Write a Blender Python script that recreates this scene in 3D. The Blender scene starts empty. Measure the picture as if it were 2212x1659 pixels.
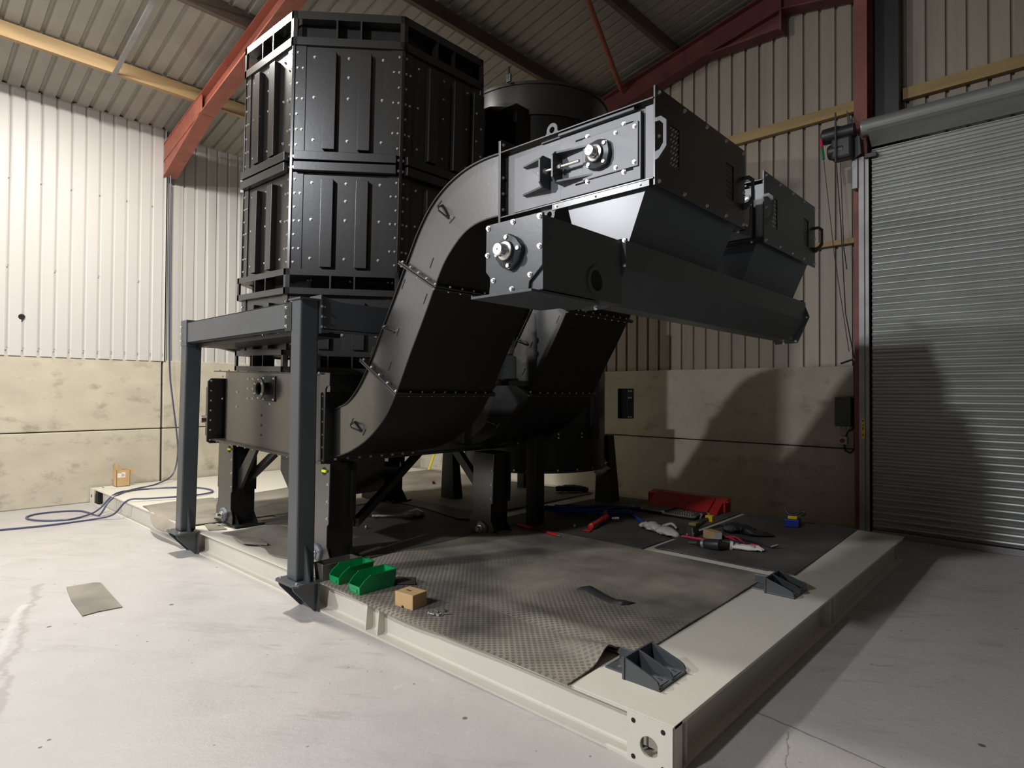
import bpy, math, random
from mathutils import Vector, Matrix
random.seed(7)
S = bpy.context.scene
COL = S.collection
pi = math.pi

# ------------------------------------------------------------------ camera, world, lights, exposure
YAW, PITCH, ROLL, FPX = -0.74575434, 0.01457693, -0.00578249, 1316.84
fwd = Vector((math.sin(YAW)*math.cos(PITCH), math.cos(YAW)*math.cos(PITCH), math.sin(PITCH)))
right = Vector((math.cos(YAW), -math.sin(YAW), 0)); down = fwd.cross(right)
c_, s_ = math.cos(ROLL), math.sin(ROLL)
rx = c_*right + s_*down; dn = -s_*right + c_*down
cd = bpy.data.cameras.new('camera'); cam = bpy.data.objects.new('camera', cd); COL.objects.link(cam)
m = Matrix.Identity(4)
for i in range(3):
    m[i][0] = rx[i]; m[i][1] = -dn[i]; m[i][2] = -fwd[i]
m[0][3], m[1][3], m[2][3] = 0, 0, 1.5
cam.matrix_world = m
cd.sensor_width = 36; cd.lens = 36*FPX/2212; cd.clip_start = 0.05; cd.clip_end = 100
S.camera = cam
S.view_settings.view_transform = 'Standard'; S.view_settings.look = 'None'
S.view_settings.exposure = 0.0; S.view_settings.gamma = 1; S.view_settings.use_curve_mapping = False
w = bpy.data.worlds.new('night'); S.world = w; w.use_nodes = True
w.node_tree.nodes['Background'].inputs[0].default_value = (0.9, 0.85, 0.75, 1)
w.node_tree.nodes['Background'].inputs[1].default_value = 0.004

def light(name, loc, target, size, watts, color, spread=180):
    d = bpy.data.lights.new(name, 'AREA'); d.shape = 'DISK'; d.size = size; d.energy = watts; d.color = color
    d.spread = math.radians(spread)
    o = bpy.data.objects.new(name, d); COL.objects.link(o); o.location = loc
    o.rotation_euler = (Vector(target)-Vector(loc)).to_track_quat('-Z', 'Y').to_euler()
    return o
light('high_bay_lamp', (-6.6, 1.75, 5.65), (-6.5, 1.4, 0), 0.45, 390, (1, 0.95, 0.87))
light('high_bay_lamp', (-7.1, -5.7, 5.6), (-6.2, -4.0, 0), 0.45, 640, (0.95, 0.96, 1.0))
d = bpy.data.lights.new('roof_fill', 'POINT'); d.energy = 7; d.color = (1, 0.93, 0.83); d.shadow_soft_size = 0.2
o = bpy.data.objects.new('roof_fill', d); COL.objects.link(o); o.location = (-6.6, 1.75, 5.5)  # added point fill to lift the roof and purlins, no lamp of its own
light('ridge_lamp', (-2.5, -4.0, 5.75), (-2.4, -2.0, 0), 0.35, 380, (0.93, 0.95, 1.0))

# ------------------------------------------------------------------ materials
def mat(name, color, rough=0.5, metal=0.0, var=0.0, scale=6, bump=0.0, bscale=80, spec=0.5, coat=0.0, dirt=None, dscale=3, dlo=0.5, dhi=0.7, stretch=(1,1,1)):
    M = bpy.data.materials.new(name); M.use_nodes = True
    nt = M.node_tree; N = nt.nodes; L = nt.links; b = N['Principled BSDF']
    b.inputs['Base Color'].default_value = (*color, 1); b.inputs['Roughness'].default_value = rough
    b.inputs['Metallic'].default_value = metal; b.inputs['Specular IOR Level'].default_value = spec
    b.inputs['Coat Weight'].default_value = coat
    tc = N.new('ShaderNodeTexCoord'); mp = N.new('ShaderNodeMapping'); mp.inputs['Scale'].default_value = stretch
    L.new(tc.outputs['Object'], mp.inputs[0])
    last = None
    if var > 0:
        n = N.new('ShaderNodeTexNoise'); n.inputs['Scale'].default_value = scale; n.inputs['Detail'].default_value = 6
        L.new(mp.outputs[0], n.inputs['Vector'])
        r = N.new('ShaderNodeValToRGB'); r.color_ramp.elements[0].position = 0.3; r.color_ramp.elements[1].position = 0.7
        r.color_ramp.elements[0].color = (*[max(0, c*(1-var)) for c in color], 1)
        r.color_ramp.elements[1].color = (*[min(1, c*(1+var)) for c in color], 1)
        L.new(n.outputs[0], r.inputs[0]); last = r.outputs[0]
        L.new(last, b.inputs['Base Color'])
    if dirt:
        n2 = N.new('ShaderNodeTexNoise'); n2.inputs['Scale'].default_value = dscale; n2.inputs['Detail'].default_value = 9; n2.inputs['Roughness'].default_value = 0.65
        L.new(mp.outputs[0], n2.inputs['Vector'])
        r2 = N.new('ShaderNodeValToRGB'); r2.color_ramp.elements[0].position = dlo; r2.color_ramp.elements[1].position = dhi
        L.new(n2.outputs[0], r2.inputs[0])
        mx = N.new('ShaderNodeMix'); mx.data_type = 'RGBA'
        if last: L.new(last, mx.inputs[6])
        else: mx.inputs[6].default_value = (*color, 1)
        mx.inputs[7].default_value = (*dirt, 1); L.new(r2.outputs[0], mx.inputs[0])
        last = mx.outputs[2]; L.new(last, b.inputs['Base Color'])
    if bump > 0:
        n3 = N.new('ShaderNodeTexNoise'); n3.inputs['Scale'].default_value = bscale; n3.inputs['Detail'].default_value = 4
        L.new(mp.outputs[0], n3.inputs['Vector'])
        bp = N.new('ShaderNodeBump'); bp.inputs['Strength'].default_value = bump; bp.inputs['Distance'].default_value = 0.01
        L.new(n3.outputs[0], bp.inputs['Height']); L.new(bp.outputs[0], b.inputs['Normal'])
    return M

BLACK = mat('black paint', (0.013, 0.0118, 0.011), 0.29, var=0.12, scale=3, bump=0.02, bscale=30, spec=0.9)
BLACKG = mat('black paint lit faces', (0.013, 0.0115, 0.0105), 0.27, var=0.12, scale=3, bump=0.02, bscale=30, spec=1.0)
BLACKG.node_tree.nodes['Principled BSDF'].inputs['IOR'].default_value = 1.75  # same black paint, reflectance raised to brighten faces turned to the lamps
BLACKM = mat('black paint satin', (0.009, 0.0085, 0.0085), 0.4, var=0.15, scale=3, spec=0.4)  # less reflective copy of the black paint, keeps conveyor undersides dark
CHARC = mat('charcoal blue paint', (0.060, 0.066, 0.071), 0.32, var=0.08, scale=4, bump=0.02, bscale=40, spec=0.5)
ZINC = mat('zinc plated steel', (0.78, 0.77, 0.74), 0.28, 0.9, var=0.1, scale=40)
STEEL = mat('bright shaft steel', (0.75, 0.72, 0.68), 0.22, 1.0)
CAST = mat('grey cast iron paint', (0.2, 0.22, 0.24), 0.45, 0.2, var=0.15, scale=30)
CASTD = mat('dark cast iron paint', (0.03, 0.033, 0.037), 0.35, 0.1, var=0.15, scale=30)
CREAM = mat('cream steel paint', (0.60, 0.57, 0.49), 0.45, var=0.03, scale=2, dirt=(0.38, 0.34, 0.26), dscale=4, dlo=0.62, dhi=0.85)
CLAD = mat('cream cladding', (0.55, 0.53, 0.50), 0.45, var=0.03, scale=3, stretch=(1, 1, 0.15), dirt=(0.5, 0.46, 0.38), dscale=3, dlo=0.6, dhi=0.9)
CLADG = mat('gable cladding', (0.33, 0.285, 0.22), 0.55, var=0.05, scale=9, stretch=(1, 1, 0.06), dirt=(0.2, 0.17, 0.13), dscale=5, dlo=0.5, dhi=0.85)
ROOF = mat('roof sheeting', (0.37, 0.345, 0.295), 0.6, var=0.08, scale=4, dirt=(0.26, 0.235, 0.2), dscale=2, dlo=0.5, dhi=0.8)
CONC = mat('concrete panel', (0.50, 0.455, 0.355), 0.85, var=0.10, scale=2.2, bump=0.15, bscale=60, dirt=(0.27, 0.235, 0.17), dscale=2.6, dlo=0.54, dhi=0.74, stretch=(1, 1, 1.6))
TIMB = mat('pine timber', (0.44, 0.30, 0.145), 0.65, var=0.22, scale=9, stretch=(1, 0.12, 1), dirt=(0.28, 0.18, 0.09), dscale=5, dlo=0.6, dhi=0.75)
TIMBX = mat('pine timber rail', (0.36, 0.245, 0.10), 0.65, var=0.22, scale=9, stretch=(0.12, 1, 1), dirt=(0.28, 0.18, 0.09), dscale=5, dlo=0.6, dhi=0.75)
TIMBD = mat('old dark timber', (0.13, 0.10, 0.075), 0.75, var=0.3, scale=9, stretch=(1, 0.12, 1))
REDOX = mat('red oxide paint', (0.36, 0.115, 0.075), 0.55, var=0.15, scale=5, dirt=(0.22, 0.075, 0.055), dscale=4, dlo=0.55, dhi=0.8)
GALV = mat('galvanised slats', (0.36, 0.37, 0.355), 0.38, 0.55, var=0.12, scale=5, stretch=(0.3, 1, 1))
GALVG = mat('galvanised guide', (0.30, 0.29, 0.29), 0.5, 0.4, var=0.12, scale=6)
DARKW = mat('unlit hall wall', (0.06, 0.057, 0.05), 0.7, var=0.1)  # colour kept dark so the unseen walls pass for an unlit hall
SIDEP = mat('lamp sheen side plate', (0.092, 0.094, 0.108), 0.42, var=0.06, scale=10, spec=1.0)  # charcoal paint lightened bluish for the lamp reflection on the head plates
REDC = mat('column red oxide', (0.22, 0.066, 0.05), 0.6, var=0.2, scale=5)
REDG = mat('shaded red oxide', (0.15, 0.042, 0.036), 0.6, var=0.2, scale=5)  # red oxide darkened for the dim light along the gable
RUBBER = mat('black rubber', (0.018, 0.018, 0.018), 0.6)
GREEN = mat('green bin plastic', (0.005, 0.26, 0.075), 0.32, var=0.05)
GREYP = mat('grey metal tub', (0.17, 0.155, 0.135), 0.55, 0.3, var=0.15, scale=10)
CARD = mat('brown cardboard', (0.52, 0.34, 0.16), 0.8, var=0.06, scale=12)
PAPER = mat('white label', (0.75, 0.72, 0.68), 0.6)
REDT = mat('red toolbox paint', (0.42, 0.018, 0.02), 0.4, var=0.08)
REDB = mat('bright red', (0.62, 0.025, 0.03), 0.4)
PINK = mat('pink red handle', (0.55, 0.03, 0.08), 0.4)
BLUE = mat('blue hose', (0.01, 0.07, 0.42), 0.4)
BLUED = mat('dark blue plastic', (0.012, 0.03, 0.22), 0.4)
YELL = mat('yellow plastic', (0.75, 0.5, 0.02), 0.4)
WETP = mat('wet glossy paint', (0.05, 0.06, 0.07), 0.06, spec=1.0)
LIME = mat('lime lever', (0.62, 0.72, 0.03), 0.4)
YBAR = mat('yellow bar paint', (0.8, 0.62, 0.02), 0.4)
GLOVE = mat('off white cloth', (0.60, 0.57, 0.50), 0.85, var=0.1, scale=40, bump=0.3, bscale=120)
CABLE = mat('grey blue hose', (0.085, 0.085, 0.105), 0.45)
DKPLA = mat('dark plastic', (0.022, 0.022, 0.024), 0.42)
BOXG = mat('control box grey', (0.06, 0.063, 0.068), 0.5, var=0.1, scale=20)
IVORY = mat('ivory switch plastic', (0.62, 0.56, 0.46), 0.5)
PLAS = mat('clear poly bag', (0.62, 0.60, 0.55), 0.25, var=0.1, scale=30, bump=0.5, bscale=60)  # whitened in place of the light reaching under the tower
DARKH = mat('hole dark', (0.008, 0.008, 0.008), 0.9)
BRASS = mat('brass tool', (0.5, 0.36, 0.12), 0.35, 0.8)

def floor_mat():
    M = bpy.data.materials.new('painted floor'); M.use_nodes = True
    nt = M.node_tree; N = nt.nodes; L = nt.links; b = N['Principled BSDF']; b.inputs['Roughness'].default_value = 0.42
    tc = N.new('ShaderNodeTexCoord')
    def noise(sc, det=8, rough=0.6, st=(1, 1, 1), dist=0.0):
        m0 = N.new('ShaderNodeMapping'); m0.inputs['Rotation'].default_value = (0, 0, -0.62); L.new(tc.outputs['Object'], m0.inputs[0])
        mp = N.new('ShaderNodeMapping'); mp.inputs['Scale'].default_value = st
        L.new(m0.outputs[0], mp.inputs[0])
        n = N.new('ShaderNodeTexNoise'); n.inputs['Scale'].default_value = sc; n.inputs['Detail'].default_value = det; n.inputs['Roughness'].default_value = rough
        n.inputs['Distortion'].default_value = dist; L.new(mp.outputs[0], n.inputs['Vector']); return n.outputs[0]
    def ramp(src, lo, hi, c0=(0, 0, 0), c1=(1, 1, 1)):
        r = N.new('ShaderNodeValToRGB'); r.color_ramp.elements[0].position = lo; r.color_ramp.elements[1].position = hi
        r.color_ramp.elements[0].color = (*c0, 1); r.color_ramp.elements[1].color = (*c1, 1); L.new(src, r.inputs[0]); return r.outputs[0]
    def mix(a, bcol, f):
        mx = N.new('ShaderNodeMix'); mx.data_type = 'RGBA'; L.new(a, mx.inputs[6]); mx.inputs[7].default_value = (*bcol, 1); L.new(f, mx.inputs[0]); return mx.outputs[2]
    col = ramp(noise(0.8), 0.3, 0.7, (0.385, 0.365, 0.345), (0.43, 0.41, 0.39))
    def mul(f, k):
        mm = N.new('ShaderNodeMath'); mm.operation = 'MULTIPLY'; L.new(f, mm.inputs[0])
        if isinstance(k, float): mm.inputs[1].default_value = k
        else: L.new(k, mm.inputs[1])
        return mm.outputs[0]
    region = ramp(noise(0.55, 3), 0.42, 0.62)
    streak = mul(ramp(noise(5.5, 9, 0.68, (0.28, 1, 1), 0.5), 0.53, 0.70), region)
    col = mix(col, (0.27, 0.25, 0.23), mul(streak, 0.95))
    col = mix(col, (0.48, 0.40, 0.34), mul(ramp(noise(1.3, 6), 0.6, 0.78), 0.45))
    col = mix(col, (0.13, 0.12, 0.11), mul(ramp(noise(26, 4, 0.5), 0.70, 0.74), ramp(noise(2.1, 3), 0.5, 0.6)))
    col = mix(col, (0.5, 0.48, 0.46), mul(ramp(noise(13, 5, 0.6, (1, 0.5, 1)), 0.66, 0.70), 0.5))
    col = mix(col, (0.10, 0.095, 0.09), mul(ramp(noise(60, 2, 0.5), 0.74, 0.77), ramp(noise(1.1, 3), 0.45, 0.6)))
    col = mix(col, (0.22, 0.2, 0.185), mul(mul(ramp(noise(9, 8, 0.7, (0.22, 1, 1), 0.4), 0.56, 0.68), ramp(noise(0.9, 3), 0.5, 0.62)), 0.6))
    def specks(sc, rad, keep):
        v = N.new('ShaderNodeTexVoronoi'); v.inputs['Scale'].default_value = sc; L.new(tc.outputs['Object'], v.inputs['Vector'])
        sp = N.new('ShaderNodeSeparateColor'); L.new(v.outputs['Color'], sp.inputs[0])
        r1 = N.new('ShaderNodeMath'); r1.operation = 'MULTIPLY'; L.new(sp.outputs[1], r1.inputs[0]); r1.inputs[1].default_value = rad
        lt = N.new('ShaderNodeMath'); lt.operation = 'LESS_THAN'; L.new(v.outputs['Distance'], lt.inputs[0]); L.new(r1.outputs[0], lt.inputs[1])
        g = N.new('ShaderNodeMath'); g.operation = 'GREATER_THAN'; L.new(sp.outputs[0], g.inputs[0]); g.inputs[1].default_value = keep
        return mul(lt.outputs[0], g.outputs[0])
    col = mix(col, (0.07, 0.065, 0.06), mul(specks(4.5, 0.075, 0.35), 0.85))
    col = mix(col, (0.16, 0.15, 0.14), mul(specks(9.0, 0.09, 0.4), 0.8))
    def crack(x0, y0, x1, y1, wid, amp, sc):
        sx = N.new('ShaderNodeSeparateXYZ'); L.new(tc.outputs['Object'], sx.inputs[0]); dx, dy = x1-x0, y1-y0; q = math.hypot(dx, dy); nx, ny = -dy/q, dx/q
        def madd(a, k, c):
            t = N.new('ShaderNodeMath'); t.operation = 'MULTIPLY_ADD'; L.new(a, t.inputs[0]); t.inputs[1].default_value = k
            if isinstance(c, float): t.inputs[2].default_value = c
            else: L.new(c, t.inputs[2])
            return t.outputs[0]
        dd = madd(noise(sc, 6, 0.7), amp, madd(sx.outputs[0], nx, madd(sx.outputs[1], ny, -(nx*x0+ny*y0)-amp*0.5)))
        ab = N.new('ShaderNodeMath'); ab.operation = 'ABSOLUTE'; L.new(dd, ab.inputs[0])
        al = madd(sx.outputs[0], dx/q, madd(sx.outputs[1], dy/q, -(dx*x0+dy*y0)/q))
        m1 = ramp(ab.outputs[0], wid*0.4, wid, (1, 1, 1), (0, 0, 0)); g = N.new('ShaderNodeMath'); g.operation = 'GREATER_THAN'; L.new(al, g.inputs[0]); g.inputs[1].default_value = 0
        l = N.new('ShaderNodeMath'); l.operation = 'LESS_THAN'; L.new(al, l.inputs[0]); l.inputs[1].default_value = q
        return mul(mul(m1, g.outputs[0]), l.outputs[0])
    col = mix(col, (0.10, 0.09, 0.08), mul(crack(-1.12, 2.92, 3.0, 2.35, 0.006, 0.05, 3), 0.8))
    col = mix(col, (0.06, 0.055, 0.05), mul(crack(-0.95, 2.85, -0.75, 2.2, 0.004, 0.08, 6), 0.7))
    col = mix(col, (0.24, 0.21, 0.19), mul(crack(-5.9, 1.0, -3.3, 0.35, 0.03, 0.35, 2.2), 0.45))
    col = mix(col, (0.52, 0.50, 0.47), mul(crack(-5.4, 0.85, -3.6, 0.3, 0.035, 0.3, 2.6), 0.6))
    L.new(col, b.inputs['Base Color'])
    bp = N.new('ShaderNodeBump'); bp.inputs['Strength'].default_value = 0.4; bp.inputs['Distance'].default_value = 0.01
    L.new(noise(9, 10, 0.7), bp.inputs['Height']); L.new(bp.outputs[0], b.inputs['Normal'])
    L.new(ramp(noise(3, 6), 0.3, 0.7, (0.3, 0.3, 0.3), (0.6, 0.6, 0.6)), b.inputs['Roughness'])
    return M
FLOOR = floor_mat()

def rubber_mat(name, c0, c1, stud=True):
    M = bpy.data.materials.new(name); M.use_nodes = True
    nt = M.node_tree; N = nt.nodes; L = nt.links; b = N['Principled BSDF']; b.inputs['Roughness'].default_value = 0.7
    tc = N.new('ShaderNodeTexCoord')
    n = N.new('ShaderNodeTexNoise'); n.inputs['Scale'].default_value = 2.2; n.inputs['Detail'].default_value = 8; L.new(tc.outputs['Object'], n.inputs['Vector'])
    r = N.new('ShaderNodeValToRGB'); r.color_ramp.elements[0].position = 0.35; r.color_ramp.elements[1].position = 0.68
    r.color_ramp.elements[0].color = (*c0, 1); r.color_ramp.elements[1].color = (*c1, 1); L.new(n.outputs[0], r.inputs[0])
    if stud:
        mp = N.new('ShaderNodeMapping'); mp.inputs['Rotation'].default_value = (0, 0, 0.78); mp.inputs['Scale'].default_value = (34, 34, 0.001)
        L.new(tc.outputs['Object'], mp.inputs[0])
        v = N.new('ShaderNodeTexVoronoi'); v.inputs['Randomness'].default_value = 0.0; v.inputs['Scale'].default_value = 1.0; L.new(mp.outputs[0], v.inputs['Vector'])
        rr = N.new('ShaderNodeValToRGB'); rr.color_ramp.elements[0].position = 0.30; rr.color_ramp.elements[1].position = 0.40
        rr.color_ramp.elements[0].color = (1, 1, 1, 1); rr.color_ramp.elements[1].color = (0, 0, 0, 1); L.new(v.outputs['Distance'], rr.inputs[0])
        n2 = N.new('ShaderNodeTexNoise'); n2.inputs['Scale'].default_value = 1.3; n2.inputs['Detail'].default_value = 3; L.new(tc.outputs['Object'], n2.inputs['Vector'])
        r3 = N.new('ShaderNodeValToRGB'); r3.color_ramp.elements[0].position = 0.42; r3.color_ramp.elements[1].position = 0.62
        sx = N.new('ShaderNodeSeparateXYZ'); L.new(tc.outputs['Object'], sx.inputs[0])
        mr = N.new('ShaderNodeMapRange'); mr.inputs[1].default_value = 2.6; mr.inputs[2].default_value = 3.7; mr.inputs[3].default_value = 0.14; mr.inputs[4].default_value = -0.16; L.new(sx.outputs[1], mr.inputs[0])
        ad = N.new('ShaderNodeMath'); ad.operation = 'ADD'; L.new(n2.outputs[0], ad.inputs[0]); L.new(mr.outputs[0], ad.inputs[1]); L.new(ad.outputs[0], r3.inputs[0])
        mm = N.new('ShaderNodeMath'); mm.operation = 'MULTIPLY'; L.new(rr.outputs[0], mm.inputs[0]); L.new(r3.outputs[0], mm.inputs[1])
        m2 = N.new('ShaderNodeMath'); m2.operation = 'MULTIPLY'; L.new(mm.outputs[0], m2.inputs[0]); m2.inputs[1].default_value = 0.6
        mx = N.new('ShaderNodeMix'); mx.data_type = 'RGBA'; L.new(r.outputs[0], mx.inputs[6]); mx.inputs[7].default_value = (0.035, 0.032, 0.03, 1); L.new(m2.outputs[0], mx.inputs[0])
        L.new(mx.outputs[2], b.inputs['Base Color'])
        bp = N.new('ShaderNodeBump'); bp.inputs['Strength'].default_value = 0.25; bp.inputs['Distance'].default_value = 0.004
        L.new(mm.outputs[0], bp.inputs['Height']); L.new(bp.outputs[0], b.inputs['Normal'])
    else:
        L.new(r.outputs[0], b.inputs['Base Color'])
    return M
MATS = rubber_mat('studded rubber mat', (0.11, 0.098, 0.082), (0.28, 0.248, 0.195))
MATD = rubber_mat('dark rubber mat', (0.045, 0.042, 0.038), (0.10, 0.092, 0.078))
MATL = rubber_mat('dusty rubber mat', (0.15, 0.135, 0.11), (0.27, 0.24, 0.19), False)

# ------------------------------------------------------------------ mesh helpers
class MB:
    def __init__(s): s.v = []; s.f = []
    def add(s, vs, fs):
        b = len(s.v); s.v += [tuple(v) for v in vs]; s.f += [tuple(b+i for i in f) for f in fs]; return s
    def box(s, x0, y0, z0, x1, y1, z1):
        return s.add([(x0,y0,z0),(x1,y0,z0),(x1,y1,z0),(x0,y1,z0),(x0,y0,z1),(x1,y0,z1),(x1,y1,z1),(x0,y1,z1)],
                     [(3,2,1,0),(4,5,6,7),(0,1,5,4),(1,2,6,5),(2,3,7,6),(3,0,4,7)])
    def hexa(s, p):   # 4 bottom, 4 top
        return s.add(p, [(3,2,1,0),(4,5,6,7),(0,1,5,4),(1,2,6,5),(2,3,7,6),(3,0,4,7)])
    def prism(s, poly, axis, a, b):
        n = len(poly)
        def P(u, v, t): return (t,u,v) if axis == 'x' else (u,t,v) if axis == 'y' else (u,v,t)
        vs = [P(u,v,a) for u, v in poly]+[P(u,v,b) for u, v in poly]
        fs = [tuple(range(n)), tuple(range(2*n-1, n-1, -1))]+[(i, i+n, (i+1) % n+n, (i+1) % n) for i in range(n)]
        return s.add(vs, fs)
    def obox(s, o, X, Y, Z, u0, u1, v0, v1, w0, w1):   # box in a local frame
        o, X, Y, Z = Vector(o), Vector(X), Vector(Y), Vector(Z)
        P = lambda u, v, ww: o+X*u+Y*v+Z*ww
        return s.hexa([P(u0,v0,w0),P(u1,v0,w0),P(u1,v1,w0),P(u0,v1,w0),P(u0,v0,w1),P(u1,v0,w1),P(u1,v1,w1),P(u0,v1,w1)])
    def cyl(s, p0, p1, r0, r1=None, n=16, caps=True):
        if r1 is None: r1 = r0
        p0, p1 = Vector(p0), Vector(p1); d = (p1-p0).normalized()
        a = d.orthogonal().normalized(); b = d.cross(a)
        vs = [p0+(a*math.cos(2*pi*i/n)+b*math.sin(2*pi*i/n))*r0 for i in range(n)]+[p1+(a*math.cos(2*pi*i/n)+b*math.sin(2*pi*i/n))*r1 for i in range(n)]
        fs = [(i, (i+1) % n, (i+1) % n+n, i+n) for i in range(n)]
        if caps: fs += [tuple(range(n-1, -1, -1)), tuple(range(n, 2*n))]
        return s.add(vs, fs)
    def lathe(s, o, d, prof, n=24):   # prof: list of (r, t) along d
        o, d = Vector(o), Vector(d).normalized(); a = d.orthogonal().normalized(); b = d.cross(a)
        vs = []; fs = []
        for r, t in prof:
            vs += [o+d*t+(a*math.cos(2*pi*i/n)+b*math.sin(2*pi*i/n))*r for i in range(n)]
        for k in range(len(prof)-1):
            fs += [(k*n+i, k*n+(i+1) % n, (k+1)*n+(i+1) % n, (k+1)*n+i) for i in range(n)]
        fs += [tuple(range(n-1, -1, -1)), tuple((len(prof)-1)*n+i for i in range(n))]
        return s.add(vs, fs)
    def tube(s, path, r, n=8):
        path = [Vector(p) for p in path]; rings = []; vs = []; fs = []
        up = None
        for i, p in enumerate(path):
            d = (path[min(i+1, len(path)-1)]-path[max(i-1, 0)]).normalized()
            a = d.orthogonal().normalized() if up is None else (up-d*up.dot(d)).normalized()
            up = a; b = d.cross(a)
            rr = r[i] if isinstance(r, (list, tuple)) else r
            vs += [p+(a*math.cos(2*pi*k/n)+b*math.sin(2*pi*k/n))*rr for k in range(n)]
        for i in range(len(path)-1):
            fs += [(i*n+k, i*n+(k+1) % n, (i+1)*n+(k+1) % n, (i+1)*n+k) for k in range(n)]
        fs += [tuple(range(n-1, -1, -1)), tuple((len(path)-1)*n+k for k in range(n))]
        return s.add(vs, fs)
    def ring_plate(s, o, X, Y, Z, hw, hh, r, t, cu=0, cv=0, n=32):   # rectangular plate with a round hole, thickness t along Z
        o, X, Y, Z = Vector(o), Vector(X), Vector(Y), Vector(Z)
        inn, out = [], []
        for i in range(n):
            a = 2*pi*(i+0.5)/n; cx, cy = math.cos(a), math.sin(a); inn.append((cu+cx*r, cv+cy*r))
            k = min(((hw-cu) if cx > 0 else (hw+cu))/max(abs(cx), 1e-6), ((hh-cv) if cy > 0 else (hh+cv))/max(abs(cy), 1e-6))
            out.append((cu+cx*k, cv+cy*k))
        corners = [(hw,hh),(-hw,hh),(-hw,-hh),(hw,-hh)]
        vs = []
        for z in (0, t):
            vs += [o+X*u+Y*v+Z*z for u, v in inn]; vs += [o+X*u+Y*v+Z*z for u, v in out]
        fs = []
        for i in range(n):
            j = (i+1) % n
            fs += [(i, n+i, n+j, j), (2*n+i, 2*n+j, 3*n+j, 3*n+i), (i, j, 2*n+j, 2*n+i), (n+i, 3*n+i, 3*n+j, n+j)]
        s.add(vs, fs)
        for (cu2, cv2) in corners:   # corner fill
            best = sorted(range(n), key=lambda i: (out[i][0]-cu2)**2+(out[i][1]-cv2)**2)[:2]
            a, b = best
            tri = [(out[a][0], out[a][1]), (cu2, cv2), (out[b][0], out[b][1])]
            vs = [o+X*u+Y*v+Z*z for z in (0, t) for u, v in tri]
            s.add(vs, [(0,1,2),(5,4,3),(0,3,4,1),(1,4,5,2)])
        return s
    def mesh(s, name, material, origin=(0, 0, 0), smooth=False):
        me = bpy.data.meshes.new(name); ox, oy, oz = origin
        me.from_pydata([(x-ox, y-oy, z-oz) for x, y, z in s.v], [], s.f); me.update()
        import bmesh
        bm = bmesh.new(); bm.from_mesh(me); bmesh.ops.recalc_face_normals(bm, faces=bm.faces); bm.to_mesh(me); bm.free()
        me.materials.append(material)
        if smooth:
            for p in me.polygons: p.use_smooth = True
        return me
    def build(s, name, material, parent=None, bevel=0.0, smooth=False, angle=35):
        origin = parent['_o'] if parent else (0, 0, 0)
        me = s.mesh(name, material, origin, smooth)
        if smooth:
            try: me.set_sharp_from_angle(angle=math.radians(angle))
            except Exception: pass
        o = bpy.data.objects.new(name, me); COL.objects.link(o)
        if parent: o.parent = parent; o['_o'] = origin
        else: o['_o'] = (0, 0, 0)
        if bevel > 0:
            b = o.modifiers.new('bevel', 'BEVEL'); b.width = bevel; b.segments = 2; b.limit_method = 'ANGLE'; b.angle_limit = math.radians(40)
        return o

def tag(o, label, cat, group=None):
    o['label'] = label; o['category'] = cat
    if group: o['group'] = group
    return o
def struct(o): o['kind'] = 'structure'; return o
def thing(name, loc, label, cat, group=None):
    o = bpy.data.objects.new(name, None); COL.objects.link(o); o.location = loc; o.empty_display_size = 0.1
    o['_o'] = tuple(loc); return tag(o, label, cat, group)
def sthing(name, loc):
    o = bpy.data.objects.new(name, None); COL.objects.link(o); o.location = loc; o['_o'] = tuple(loc); return struct(o)
def copy_tree(o, parent=None):
    c = o.copy(); COL.objects.link(c)
    if parent: c.parent = parent
    for ch in list(o.children): copy_tree(ch, c)
    return c

_bolt = {}
def bolt_mesh(size, material):
    k = (size, material.name)
    if k not in _bolt:
        b = MB(); b.cyl((0,0,0), (0,0,size*0.22), size*0.95, n=14); b.cyl((0,0,size*0.22), (0,0,size*0.85), size*0.68, n=6)
        b.cyl((0,0,size*0.85), (0,0,size*0.95), size*0.6, size*0.5, n=6)
        _bolt[k] = b.mesh('bolt', material)
    return _bolt[k]
def bolts(root, lst, size=0.012, material=None, limit=100):
    """individual bolts, each an object under its thing"""
    material = material or ZINC; o0 = Vector(root['_o'])
    for it in lst:
        p, n = it[0], it[1]; sz = it[2] if len(it) > 2 else size
        o = bpy.data.objects.new('bolt', bolt_mesh(sz, material)); COL.objects.link(o); o.parent = root
        o.location = Vector(p)-o0; o.rotation_euler = Vector(n).to_track_quat('Z', 'Y').to_euler()
def bolt_mass(root, lst, size=0.012, material=None):
    material = material or ZINC; b = MB()
    for it in lst:
        p, n = Vector(it[0]), Vector(it[1]).normalized()
        b.cyl(p, p+n*size*0.22, size*0.95, n=8); b.cyl(p+n*size*0.22, p+n*size*0.9, size*0.68, n=6)
    o = b.build('bolt_rows', material, root); o['kind'] = 'stuff'; return o

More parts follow.
